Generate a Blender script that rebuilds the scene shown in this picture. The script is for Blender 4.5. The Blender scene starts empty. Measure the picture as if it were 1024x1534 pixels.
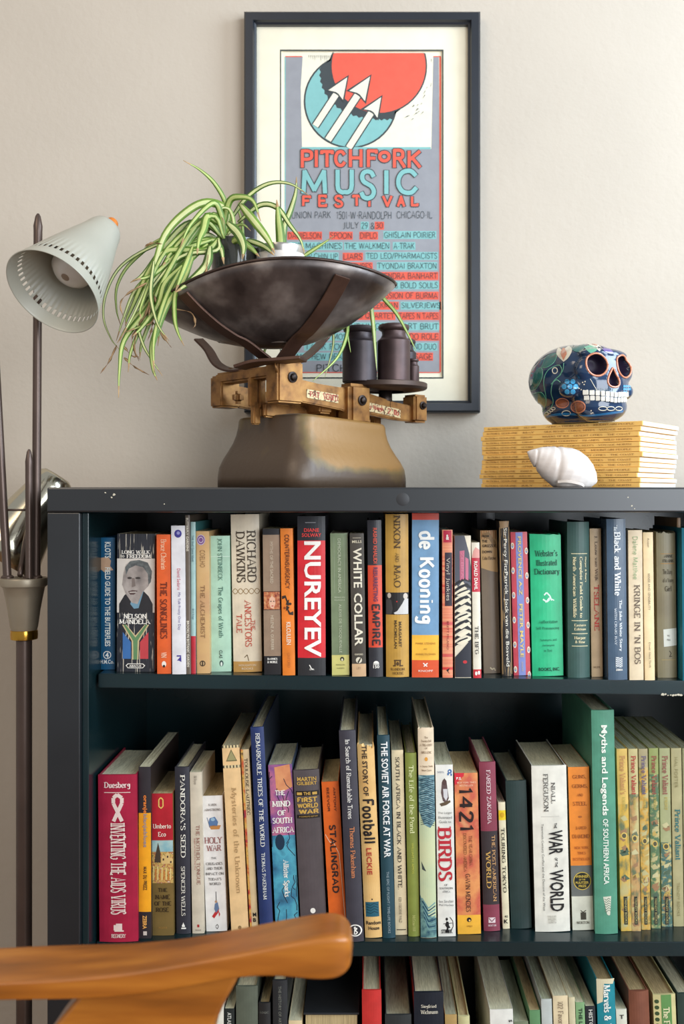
import bpy, bmesh, math, random
from mathutils import Vector, Matrix
from mathutils.bvhtree import BVHTree
random.seed(7)
C = bpy.context.scene.collection
F = 1560.0          # focal length in pixels of the 1024-wide frame
VX, VY = 550.0, 740.0

# ------------------------------------------------------------------ camera
cam_d = bpy.data.cameras.new('camera'); cam = bpy.data.objects.new('camera', cam_d); C.objects.link(cam)
cam.location = (0, 0, 0); cam.rotation_euler = (math.pi/2, 0, 0)
cam_d.sensor_fit = 'HORIZONTAL'; cam_d.sensor_width = 24.0; cam_d.lens = F/1024*24.0
cam_d.shift_x = (512-VX)/1024.0; cam_d.shift_y = (VY-767)/1024.0
cam_d.clip_start = 0.05
cam_d.dof.use_dof = True; cam_d.dof.focus_distance = 1.5; cam_d.dof.aperture_fstop = 5.6
bpy.context.scene.camera = cam
S = bpy.context.scene
S.view_settings.view_transform = 'Standard'; S.view_settings.look = 'None'
S.view_settings.exposure = 0.0; S.view_settings.gamma = 1.0
S.view_settings.use_curve_mapping = False
S.cycles.max_bounces = 8; S.cycles.use_denoising = True

# ------------------------------------------------------------------ world, window light and added fill lights
w = bpy.data.worlds.new('world'); S.world = w; w.use_nodes = True
w.node_tree.nodes['Background'].inputs[0].default_value = (0.95, 0.97, 1.0, 1)
w.node_tree.nodes['Background'].inputs[1].default_value = 0.46
def area(name, loc, target, sx, sy, power, col, spread=180):
    l = bpy.data.lights.new(name, 'AREA'); l.shape = 'RECTANGLE'; l.size = sx; l.size_y = sy
    l.energy = power; l.color = col; l.spread = math.radians(spread)
    o = bpy.data.objects.new(name, l); C.objects.link(o); o.location = loc
    o.rotation_euler = (Vector(target)-Vector(loc)).to_track_quat('-Z', 'Y').to_euler()
    return o
area('window_light_right', (1.75, 0.95, 0.85), (0.3, 1.86, 0.2), 0.9, 1.3, 47, (0.70, 0.85, 1.0))
area('rail_sheen_light', (1.75, -1.3, 0.45), (0.35, 1.5, 0.0), 1.9, 1.9, 88, (0.88, 0.94, 1.0))  # unseen light added behind the camera for a sheen along the rail
area('warm_fill_left', (-1.4, -0.5, 1.55), (-0.2, 1.8, 0.0), 1.2, 1.2, 20, (1.0, 0.82, 0.62))  # unseen fill added to warm the left of the wall

# ------------------------------------------------------------------ helpers
def P(px, py, d): return Vector(((px-VX)/F*d, d, (VY-py)/F*d))
def lin(c):
    r = []
    for v in c[:3]:
        v /= 255.0
        r.append(v/12.92 if v <= 0.04045 else ((v+0.055)/1.055)**2.4)
    return (*r, 1.0)
MATS = {}
def mat(col, rough=0.5, var=0.12, scale=40.0, bump=0.0, metal=0.0, spec=0.5, stretch=(1,1,1), col2=None, ramp=None, coat=0.0, trans=0.0, detail=4, thin=0.0):
    """principled material whose colour wanders a little with noise"""
    key = (tuple(col), rough, var, scale, bump, metal, spec, stretch, tuple(col2) if col2 else None, str(ramp), coat, trans, detail, thin)
    if key in MATS: return MATS[key]
    m = bpy.data.materials.new('material'); m.use_nodes = True; nt = m.node_tree; N = nt.nodes; L = nt.links
    b = N['Principled BSDF']
    b.inputs['Roughness'].default_value = rough; b.inputs['Metallic'].default_value = metal
    b.inputs['Specular IOR Level'].default_value = spec; b.inputs['Coat Weight'].default_value = coat; b.inputs['Coat Roughness'].default_value = max(.12, rough*.9)
    b.inputs['Transmission Weight'].default_value = trans
    tc = N.new('ShaderNodeTexCoord'); mp = N.new('ShaderNodeMapping'); mp.inputs['Scale'].default_value = stretch
    no = N.new('ShaderNodeTexNoise'); no.inputs['Scale'].default_value = scale; no.inputs['Detail'].default_value = detail
    L.new(tc.outputs['Object'], mp.inputs[0]); L.new(mp.outputs[0], no.inputs['Vector'])
    rp = N.new('ShaderNodeValToRGB'); c = lin(col)
    if ramp:
        el = rp.color_ramp.elements
        while len(el) < len(ramp): el.new(0.5)
        for e, (p, cc) in zip(el, ramp): e.position = p; e.color = lin(cc)
    else:
        rp.color_ramp.elements[0].position = 0.32; rp.color_ramp.elements[1].position = 0.68
        rp.color_ramp.elements[0].color = lin(col2) if col2 else (*[v*(1-var) for v in c[:3]], 1)
        rp.color_ramp.elements[1].color = c if col2 else (*[min(1, v*(1+var*0.6)) for v in c[:3]], 1)
    L.new(no.outputs[0], rp.inputs[0]); L.new(rp.outputs[0], b.inputs['Base Color'])
    if bump:
        bp = N.new('ShaderNodeBump'); bp.inputs['Strength'].default_value = bump; bp.inputs['Distance'].default_value = 0.002
        L.new(no.outputs[0], bp.inputs['Height']); L.new(bp.outputs[0], b.inputs['Normal'])
    MATS[key] = m
    return m

def meta(o, label=None, cat=None, group=None, kind=None):
    if label: o['label'] = label
    if cat: o['category'] = cat
    if group: o['group'] = group
    if kind: o['kind'] = kind
    return o
def thing(name, loc, label, cat, group=None, rot=(0,0,0)):
    o = bpy.data.objects.new(name, None); C.objects.link(o); o.location = loc; o.rotation_euler = rot
    o.empty_display_size = 0.02
    return meta(o, label, cat, group)
def mesh(name, verts, faces, mats, parent=None, midx=None, smooth=False, loc=None):
    me = bpy.data.meshes.new(name); me.from_pydata([tuple(v) for v in verts], [], faces)
    for m in (mats if isinstance(mats, (list, tuple)) else [mats]): me.materials.append(m)
    if midx: me.polygons.foreach_set('material_index', midx)
    if smooth: me.polygons.foreach_set('use_smooth', [True]*len(me.polygons))
    me.update()
    o = bpy.data.objects.new(name, me); C.objects.link(o)
    if parent: o.parent = parent
    if loc is not None: o.location = loc
    return o
def frombm(name, bm, mats, parent=None, smooth=False):
    bmesh.ops.recalc_face_normals(bm, faces=bm.faces)
    me = bpy.data.meshes.new(name); bm.to_mesh(me); bm.free()
    for m in (mats if isinstance(mats, (list, tuple)) else [mats]): me.materials.append(m)
    if smooth: me.polygons.foreach_set('use_smooth', [True]*len(me.polygons))
    o = bpy.data.objects.new(name, me); C.objects.link(o)
    if parent: o.parent = parent
    return o
def bbox(bm, x0, x1, y0, y1, z0, z1, M=None):
    vs = [bm.verts.new((x, y, z)) for x in (x0, x1) for y in (y0, y1) for z in (z0, z1)]
    for f in ((0,1,3,2),(4,6,7,5),(0,4,5,1),(2,3,7,6),(0,2,6,4),(1,5,7,3)): bm.faces.new([vs[i] for i in f])
    if M:
        for v in vs: v.co = M @ v.co
    return vs
def box(name, x0, x1, y0, y1, z0, z1, m, parent=None, bev=0.0015, M=None):
    bm = bmesh.new(); bbox(bm, x0, x1, y0, y1, z0, z1, M)
    if bev: bmesh.ops.bevel(bm, geom=bm.edges[:], offset=bev, segments=2, affect='EDGES', profile=0.5)
    return frombm(name, bm, m, parent)
def basis(ax):
    ax = Vector(ax).normalized()
    u = ax.cross(Vector((0, 0, 1)));
    if u.length < 1e-3: u = Vector((1, 0, 0))
    u.normalize(); return ax, u, ax.cross(u).normalized()
def lathe(name, p0, ax, prof, m, parent=None, n=32, cap=True, midx=None):
    """prof: (along, radius) pairs revolved about ax from p0"""
    ax, u, v = basis(ax); vs = []; fs = []; mi = []
    for a, r in prof:
        for k in range(n):
            t = 2*math.pi*k/n; vs.append(Vector(p0)+ax*a+(u*math.cos(t)+v*math.sin(t))*max(r, 1e-5))
    for i in range(len(prof)-1):
        for k in range(n):
            fs.append((i*n+k, i*n+(k+1) % n, (i+1)*n+(k+1) % n, (i+1)*n+k)); mi.append(midx[i] if midx else 0)
    if cap:
        fs.append(tuple(range(n))[::-1]); mi.append(midx[0] if midx else 0)
        fs.append(tuple((len(prof)-1)*n+k for k in range(n))); mi.append(midx[-1] if midx else 0)
    o = mesh(name, vs, fs, m, parent, mi, True)
    try: o.data.set_sharp_from_angle(angle=math.radians(40))
    except Exception: pass
    return o
def catmull(pts, n=6):
    pts = [Vector(p) for p in pts]
    if len(pts) < 3: return pts
    out = []
    q = [pts[0]*2-pts[1]] + pts + [pts[-1]*2-pts[-2]]
    for i in range(1, len(q)-2):
        for k in range(n):
            t = k/n; a, b, c, d = q[i-1], q[i], q[i+1], q[i+2]
            out.append(0.5*((2*b)+(c-a)*t+(2*a-5*b+4*c-d)*t*t+(3*b-a-3*c+d)*t**3))
    out.append(pts[-1]); return out
def tube(name, pts, r, m, parent=None, n=10, sm=6, r2=None):
    pts = catmull(pts, sm) if sm else [Vector(p) for p in pts]
    vs = []; fs = []; up = None
    for i, p in enumerate(pts):
        t = (pts[min(i+1, len(pts)-1)]-pts[max(i-1, 0)]).normalized()
        if up is None: _, u, v = basis(t)
        else:
            u = up-t*up.dot(t); u.normalize(); v = t.cross(u)
        up = u; rr = r if r2 is None else r+(r2-r)*i/(len(pts)-1)
        for k in range(n):
            a = 2*math.pi*k/n; vs.append(p+(u*math.cos(a)+v*math.sin(a))*rr)
    for i in range(len(pts)-1):
        for k in range(n): fs.append((i*n+k, i*n+(k+1) % n, (i+1)*n+(k+1) % n, (i+1)*n+k))
    fs.append(tuple(range(n))[::-1]); fs.append(tuple((len(pts)-1)*n+k for k in range(n)))
    return mesh(name, vs, fs, m, parent, None, True)
def strap(name, pts, wvec, width, th, m, parent=None, sm=6, medge=None):
    """flat bar swept along pts; wvec = direction of its width (or list)"""
    n0 = len(pts); P3 = catmull(pts, sm); vs = []; fs = []
    for i, p in enumerate(P3):
        t = (P3[min(i+1, len(P3)-1)]-P3[max(i-1, 0)]).normalized()
        if isinstance(wvec, list):
            f = i/(len(P3)-1)*(len(wvec)-1); j = min(int(f), len(wvec)-2); wv = wvec[j].lerp(wvec[j+1], f-j)
        else: wv = Vector(wvec)
        u = (wv-t*wv.dot(t)).normalized(); v = t.cross(u)
        for a, b in ((-1,-1),(1,-1),(1,1),(-1,1)): vs.append(p+u*width/2*a+v*th/2*b)
    for i in range(len(P3)-1):
        for k in range(4): fs.append((i*4+k, i*4+(k+1) % 4, i*4+4+(k+1) % 4, i*4+4+k))
    fs.append((3,2,1,0)); q = (len(P3)-1)*4; fs.append((q,q+1,q+2,q+3))
    o = mesh(name, vs, fs, m, parent)
    b = o.modifiers.new('b', 'BEVEL'); b.width = min(th, width)*0.2; b.segments = 2
    return o

# ------------------------------------------------------------------ lettering
GL = {}
def _g(ch, adv, *paths):
    r = []
    for p in paths:
        k = p.split(); v = [float(x)/100 for x in k[1:]]
        r.append((k[0], [(v[i], v[i+1]) for i in range(0, len(v), 2)]))
    GL[ch] = (adv/100, r)
_g('A',80,'l 2 0 39 100 76 0','l 15 35 63 35')
_g('B',68,'l 8 0 8 100','c 8 100 38 100 53 92 56 76 50 60 36 54 8 54','c 8 54 40 54 58 46 62 27 56 8 40 0 8 0')
_g('C',74,'c 68 82 54 98 38 101 18 92 5 66 5 34 18 8 38 -1 56 3 70 20')
_g('D',78,'l 8 0 8 100','c 8 100 38 99 62 84 72 50 62 16 38 1 8 0')
_g('E',62,'l 8 0 8 100','l 8 100 54 100 54 88','l 8 52 46 52','l 8 0 56 0 56 13')
_g('F',58,'l 8 0 8 100','l 8 100 54 100 54 88','l 8 52 44 52')
_g('G',78,'c 68 82 54 98 38 101 18 92 5 66 5 34 18 8 38 -1 56 3 70 14','l 70 12 70 44','l 46 44 74 44')
_g('H',78,'l 10 0 10 100','l 68 0 68 100','l 10 52 68 52')
_g('I',26,'l 13 0 13 100')
_g('J',38,'l 26 100 26 30','c 26 30 25 8 14 -8 2 -12')
_g('K',70,'l 8 0 8 100','l 64 100 10 45','l 26 58 66 0')
_g('L',58,'l 8 100 8 0','l 8 0 54 0 54 14')
_g('M',94,'l 8 0 12 100','l 12 100 47 12','l 47 12 82 100','l 82 100 86 0')
_g('N',82,'l 10 0 10 100','l 10 100 72 0','l 72 0 72 100')
_g('O',80,'c 40 101 20 93 5 68 5 32 20 7 40 -1 60 7 75 32 75 68 60 93 40 101')
_g('P',62,'l 8 0 8 100','c 8 100 36 100 54 92 58 74 54 56 36 48 8 48')
_g('Q',80,'c 40 101 20 93 5 68 5 32 20 7 40 -1 60 7 75 32 75 68 60 93 40 101','l 44 18 78 -14')
_g('R',70,'l 8 0 8 100','c 8 100 36 100 53 92 57 75 53 59 36 52 8 52','l 34 52 66 0')
_g('S',56,'c 48 84 40 97 27 101 12 96 6 80 12 63 27 53 42 43 50 25 44 7 27 -1 12 4 4 18')
_g('T',70,'l 35 0 35 100','l 4 88 4 100 66 100 66 88')
_g('U',78,'l 10 100 10 32','c 10 32 14 10 27 -1 40 -1 52 -1 64 10 68 32','l 68 32 68 100')
_g('V',76,'l 2 100 38 0','l 38 0 74 100')
_g('W',108,'l 2 100 28 0','l 28 0 54 96','l 54 96 80 0','l 80 0 106 100')
_g('X',72,'l 4 100 68 0','l 66 100 4 0')
_g('Y',70,'l 2 100 35 48','l 68 100 35 48','l 35 48 35 0')
_g('Z',64,'l 6 88 6 100 58 100 6 0 60 0 60 14')
_g('a',50,'c 8 54 20 66 34 62 40 46 40 12 48 2','c 40 36 20 36 7 24 8 6 20 -1 32 4 40 16')
_g('b',56,'l 8 0 8 105','c 8 50 20 65 36 64 49 50 50 30 44 8 28 -1 8 10')
_g('c',46,'c 42 52 30 65 16 61 5 45 5 22 16 3 30 -1 43 10')
_g('d',56,'l 48 0 48 105','c 48 50 36 65 20 64 7 50 6 30 12 8 28 -1 48 12')
_g('e',48,'c 7 34 42 34 42 52 28 65 12 60 5 42 5 22 14 3 28 -1 43 10')
_g('f',34,'l 14 0 14 75','c 14 75 16 98 28 105 38 100','l 2 64 30 64')
_g('g',54,'c 46 62 28 65 10 56 8 38 18 24 34 28 42 42 36 58 28 65','l 45 65 47 60 45 -5','c 45 -5 38 -26 20 -28 6 -20')
_g('h',58,'l 8 0 8 105','c 8 48 22 64 38 64 48 52 48 30 48 0')
_g('i',24,'l 12 0 12 65','l 12 84 12 94')
_g('j',24,'l 14 65 14 -8','c 14 -8 10 -26 0 -28','l 14 84 14 94')
_g('k',54,'l 8 0 8 105','l 46 65 10 26','l 20 36 50 0')
_g('l',24,'l 12 0 12 105')
_g('m',86,'l 8 0 8 65','c 8 46 20 64 34 64 43 52 43 30 43 0','c 43 46 56 64 70 64 78 52 78 30 78 0')
_g('n',58,'l 8 0 8 65','c 8 46 22 64 38 64 48 52 48 30 48 0')
_g('o',54,'c 27 66 12 58 5 33 12 7 27 -1 42 7 49 33 42 58 27 66')
_g('p',56,'l 8 -28 8 65','c 8 50 20 65 36 64 49 50 50 30 44 8 28 -1 8 12')
_g('q',56,'l 48 -28 48 65','c 48 50 36 65 20 64 7 50 6 30 12 8 28 -1 48 12')
_g('r',42,'l 8 0 8 65','c 8 40 18 60 30 66 40 60')
_g('s',42,'c 36 54 28 65 15 63 7 50 14 38 28 30 37 16 28 1 14 -1 4 10')
_g('t',34,'l 14 88 14 18','c 14 18 18 0 32 4','l 2 64 30 64')
_g('u',58,'l 10 65 10 25','c 10 25 14 0 30 -1 48 18','l 48 65 48 0')
_g('v',54,'l 4 65 27 0','l 27 0 50 65')
_g('w',78,'l 3 65 21 0','l 21 0 39 62','l 39 62 57 0','l 57 0 75 65')
_g('x',52,'l 6 65 46 0','l 46 65 6 0')
_g('y',54,'l 4 65 27 2','l 50 65 27 2','c 27 2 18 -24 4 -26')
_g('z',48,'l 6 65 42 65 6 0 44 0')
_g('0',62,'c 31 101 12 88 6 50 12 12 31 -1 50 12 56 50 50 88 31 101')
_g('1',34,'l 6 82 20 100 20 0')
_g('2',58,'c 7 78 14 96 30 101 48 92 50 74 38 50 6 0','l 6 0 54 0')
_g('3',56,'c 8 86 26 101 46 90 46 66 24 54','c 24 54 50 50 52 22 34 -1 6 10')
_g('4',60,'l 44 0 44 100','l 44 100 4 32 56 32')
_g('5',56,'l 50 100 14 100 10 56','c 10 56 34 66 50 48 50 18 32 -1 6 8')
_g('6',58,'c 48 94 26 96 8 50 12 8 32 -1 50 14 50 44 32 58 10 42')
_g('7',54,'l 4 100 50 100 20 0')
_g('8',58,'c 29 54 10 66 12 90 29 101 46 90 48 66 29 54 8 38 8 10 29 -1 50 10 50 38 29 54')
_g('9',58,'c 10 6 32 4 50 50 46 92 26 101 8 86 8 56 26 42 48 58')
_g('.',22,'l 8 0 14 0 14 6'); _g(',',22,'l 12 8 6 -14'); _g('-',34,'l 5 38 29 38'); _g("'",20,'l 10 104 8 78')
_g('&',72,'c 66 50 52 12 30 -1 8 10 8 36 44 66 46 92 30 101 16 90 18 70 66 0'); _g('/',44,'l 2 -10 40 104')
_g(':',22,'l 11 6 11 14','l 11 48 11 56'); _g(' ',34)
_g('~',40,'l 16 42 24 42 24 50')

def stroke_text(s, style):
    """verts, faces of a stroked string; style r serif, R bold serif, h hand drawn, H hand bold, n narrow even strokes"""
    thick, thin, ser = {'r':(.16,.075,.09),'R':(.21,.09,.1),'h':(.085,.085,0),'H':(.17,.17,0),'n':(.11,.1,0),'B':(.27,.27,0),'F':(.2,.2,0)}[style]
    vs = []; fs = []; x = 0; rnd = random.Random(hash(len(s)*31+ord(s[0])))
    for ch in s:
        adv, paths = GL.get(ch, GL['~'])
        dy = rnd.uniform(-.03, .03) if style in 'hH' else 0
        for k, pts in paths:
            q = [Vector((p[0], p[1])) for p in pts]
            if k == 'c': q = catmull([v.to_3d() for v in q], 4); q = [v.to_2d() for v in q]
            n = len(q); b0 = len(vs)
            for i, p in enumerate(q):
                a = (q[i]-q[i-1]).normalized() if i else (q[1]-q[0]).normalized()
                b = (q[i+1]-q[i]).normalized() if i < n-1 else a
                t = (a+b); t = t.normalized() if t.length > 1e-4 else b
                nn = Vector((-t.y, t.x)); mit = 1/max(.72, nn.dot(Vector((-b.y, b.x))))
                sgn = 1
                # broad nib: steep strokes thick, flat ones thin; up strokes of diagonals a bit lighter
                th = thin+(thick-thin)*abs(t.y)**1.5
                if style in 'rR' and k == 'l' and abs(t.x) > .25 and abs(t.y) > .5 and (t.x*t.y) > 0 and ch in 'AVWMXYvwxyKkN': th = thin*1.2
                nn = nn*(th/2*mit)
                lv = (len(fs) % 23)*.012
                vs.append((x+p.x+nn.x, p.y+dy+nn.y, lv)); vs.append((x+p.x-nn.x, p.y+dy-nn.y, lv))
            for i in range(n-1): fs.append((b0+2*i, b0+2*i+1, b0+2*i+3, b0+2*i+2))
            if ser and k == 'l':
                for e, o in ((q[0], q[1]), (q[-1], q[-2])):
                    dd = e-o
                    if abs(dd.y) > abs(dd.x)*.9 and abs(dd.y) > .3 and min(abs(e.y-l) for l in (0, 1, .65, 1.05, -.28)) < .02:
                        b1 = len(vs); sw = ser+thick/2; up = 1 if dd.y < 0 else -1
                        lw = sw if not (ch.islower() and e.y > .5) else 0
                        lv = .29+(len(fs) % 5)*.01; vs += [(x+e.x-sw, e.y, lv), (x+e.x+max(lw, thick/2), e.y, lv), (x+e.x+max(lw, thick/2), e.y+up*thin, lv), (x+e.x-sw, e.y+up*thin, lv)]
                        fs.append((b1, b1+1, b1+2, b1+3))
        x += adv + (.05 if style in 'rR' else .08) + (thick*.35)
    return vs, fs
TC = {}
def text_geo(s, style):
    key = (s, style)
    if key in TC: return TC[key]
    if style in ('s', 'b'):
        cu = bpy.data.curves.new('t', 'FONT'); cu.body = s; cu.size = 1; cu.resolution_u = 2
        if style == 'b': cu.offset = 0.022
        o = bpy.data.objects.new('t', cu); C.objects.link(o); bpy.context.view_layer.update()
        me = bpy.data.meshes.new_from_object(o.evaluated_get(bpy.context.evaluated_depsgraph_get()))
        vs = [(v.co.x, v.co.y, 0) for v in me.vertices]; fs = [tuple(p.vertices) for p in me.polygons]
        bpy.data.objects.remove(o); bpy.data.curves.remove(cu); bpy.data.meshes.remove(me)
    else: vs, fs = stroke_text(s, style)
    x0 = min(v[0] for v in vs); x1 = max(v[0] for v in vs); y0 = min(v[1] for v in vs); y1 = max(v[1] for v in vs)
    vs = [((v[0]-x0)/(x1-x0), (v[1]-y0)/(y1-y0), v[2]) for v in vs]
    TC[key] = (vs, fs); return TC[key]

def merge(objs):
    """folds flat print into the surface it is printed on: one mesh"""
    objs = [o for o in objs if o]; a = objs[0]; vs = []; fs = []; mi = []; ml = []
    for o in objs:
        b = len(vs); sl = []
        for m in o.data.materials:
            if m not in ml: ml.append(m)
            sl.append(ml.index(m))
        vs += [tuple(v.co) for v in o.data.vertices]
        for p in o.data.polygons: fs.append(tuple(b+i for i in p.vertices)); mi.append(sl[p.material_index])
    me = bpy.data.meshes.new(a.name); me.from_pydata(vs, [], fs)
    for m in ml: me.materials.append(m)
    me.polygons.foreach_set('material_index', mi); me.update(); a.data = me
    for o in objs[1:]: bpy.data.objects.remove(o)
    return a
class Flat:
    """collects flat print on a plane: positions (x, z) and layer; one mesh, a material slot per colour"""
    def __init__(s): s.v = []; s.f = []; s.mi = []; s.m = []
    def slot(s, m):
        if m not in s.m: s.m.append(m)
        return s.m.index(m)
    def add(s, vs, fs, m, lay):
        b = len(s.v); k = s.slot(m)
        s.v += [(q[0], lay+(q[2] if len(q) > 2 else 0), q[1]) for q in vs]; s.f += [tuple(b+i for i in f) for f in fs]; s.mi += [k]*len(fs)
    def poly(s, pts, m, lay=1): s.add(pts, [tuple(range(len(pts)))], m, lay)
    def text(s, t, x0, x1, z0, z1, m, style='s', mode='H', lay=9):
        """fills the box: H upright, D reading downwards (letter tops to +x)"""
        vs, fs = text_geo(t, style)
        if mode == 'H': vv = [(x0+(x1-x0)*a, z0+(z1-z0)*b, c) for a, b, c in vs]
        else: vv = [(x0+(x1-x0)*b, z1-(z1-z0)*a, c) for a, b, c in vs]
        s.add(vv, fs, m, lay)
    def build(s, name, parent, y0=0.0, step=0.0001, bulge=None):
        if not s.f: return None
        o = mesh(name, [(x, y0-step*l, z) for x, l, z in s.v], s.f, s.m, parent, s.mi)
        if bulge:
            bw, hw = bulge; bm = bmesh.new(); bm.from_mesh(o.data)
            for k in (-.75, -.5, -.25, 0, .25, .5, .75):
                bmesh.ops.bisect_plane(bm, geom=bm.verts[:]+bm.edges[:]+bm.faces[:], plane_co=(k*hw, 0, 0), plane_no=(1, 0, 0))
            for v in bm.verts: v.co.y += -bw*max(0, 1-(v.co.x/hw)**2)
            bm.to_mesh(o.data); bm.free()
        return o
# ------------------------------------------------------------------ room and bookcase
WALL = 1.86; FLOOR = -1.32
def plaster():
    m = mat((196,185,170), 0.85, 0.05, 3.0, 0.0, spec=0.2)
    nt = m.node_tree; N = nt.nodes; L = nt.links; b = N['Principled BSDF']
    tc = N['Texture Coordinate']; n2 = N.new('ShaderNodeTexNoise'); n2.inputs['Scale'].default_value = 90; n2.inputs['Detail'].default_value = 6
    bp = N.new('ShaderNodeBump'); bp.inputs['Strength'].default_value = 0.35; bp.inputs['Distance'].default_value = 0.002
    L.new(tc.outputs['Object'], n2.inputs['Vector']); L.new(n2.outputs[0], bp.inputs['Height']); L.new(bp.outputs[0], b.inputs['Normal'])
    return m
meta(box('wall_back', -3, 3, WALL, WALL+.1, FLOOR, 1.6, plaster(), bev=0), kind='structure')
fl = meta(box('floor', -3, 3, -2.5, WALL, FLOOR-.05, FLOOR, mat((120,84,55), .4, .3, 6, stretch=(1,8,1)), bev=0), kind='structure')

BLK = mat((28,31,34), 0.34, 0.25, 7.0, 0.05, coat=0.5)
BLK2 = mat((17,37,40), 0.24, 0.2, 9.0, 0.03)
FR = 1.43; BK = 1.83                                        # front face and back of the bookcase
def X(px, d): return (px-VX)/F*d
def Z(py, d): return (VY-py)/F*d
top_z = Z(730, FR)
XL, XR = X(70, FR), 0.66
bc = thing('bookcase', (0, FR, FLOOR), 'tall black lacquered open bookcase full of books against the wall', 'bookcase')
def bcbox(name, x0, x1, y0, y1, z0, z1, m=BLK, bev=.0012):
    o = box(name, x0, x1, y0-FR, y1-FR, z0-FLOOR, z1-FLOOR, m, bc, bev); return o
xi = X(119, FR)
bcbox('top_panel', XL, XR, FR, BK, top_z-.0345, top_z, bev=.0025)
bcbox('side_panel', XL, xi, FR+.002, BK, FLOOR, top_z-.035)
bcbox('side_panel', XR-.045, XR, FR+.002, BK, FLOOR, top_z-.035)
bcbox('inner_lining', xi, X(129.5, FR), FR+.012, BK-.012, FLOOR+.02, top_z-.035, BLK2)
bcbox('back_panel', xi, XR-.045, BK-.012, BK, FLOOR+.02, top_z-.035, BLK2)
bcbox('plinth', xi, XR-.045, FR+.01, FR+.03, FLOOR, FLOOR+.07)
SE = 1.475                                                  # depth of the shelf fronts
x0s = X(129.5, FR)+.0015
# upper shelf: set a little crooked, falling to the right
zA, zB = Z(1009, SE), Z(1020, SE); xA, xB = X(150, SE), X(1024, SE)
def z1(x): return zA+(zB-zA)*(x-xA)/(xB-xA)
def shelf(name, zl, zr, th=.0200, x0=None):
    xs = x0 if x0 is not None else x0s
    bm = bmesh.new(); vs = bbox(bm, xs, XR-.046, SE-FR, BK-.013-FR, -th, 0)
    for v in vs: v.co.z += (zl if v.co.x < 0 else zr)-FLOOR
    bmesh.ops.bevel(bm, geom=bm.edges[:], offset=.0012, segments=2, affect='EDGES')
    return frombm(name, bm, BLK2, bc)
shelf('shelf', z1(xA), z1(XR-.046), x0=X(147, SE))
Z2 = Z(1411, SE); shelf('shelf', Z2, Z2, .0208)
Z3 = -0.985; shelf('shelf', Z3, Z3)
bcbox('bottom_shelf', x0s, XR-.046, SE, BK-.013, FLOOR+.07, FLOOR+.09, BLK2)
# shelf pegs and scuffs
peg = mat((120,120,118), .35, metal=1)
for zz in (z1(xA)-.024,):
    lathe('shelf_peg', (x0s-.001, SE+.05-FR, zz-FLOOR), (1,0,0), [(0,.003),(.007,.003)], peg, bc, 12)
chip = mat((200,192,170), .8)
def chips(name, pts, parent=bc, m=chip, y=FR):
    k = []
    for cx, cy, r in pts:
        c = P(cx, cy, y); n = 7; k.append((c, r))
    vs = []; fs = []
    for c, r in k:
        b = len(vs)
        for i in range(7):
            a = i*2*math.pi/7; rr = r*random.uniform(.5, 1.1)/F*y
            vs.append((c.x+math.cos(a)*rr*1.3, y-FR-.0004, c.z-FLOOR+math.sin(a)*rr))
        fs.append(tuple(range(b, b+7)))
    return mesh(name, vs, fs, m, parent)
chips('paint_chip', [(171,741,2.6),(167,745,1.6),(158,738,1.2)])
chips('paint_chip', [(940,745,1.2),(946,758,1.6),(950,762,1.0),(246,755,.9)])
chips('worn_edge', [(x, 1041+random.uniform(-1,1), random.uniform(1.2,2.4)) for x in range(992, 1024, 4)], y=SE)
lathe('filled_screw_hole', P(603, 748, FR)-Vector((0, FR, FLOOR))-Vector((0,.0003,0)), (0,1,0), [(0,.0085),(.0002,.009)], mat((44,44,46), .5), bc, 24)

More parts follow.
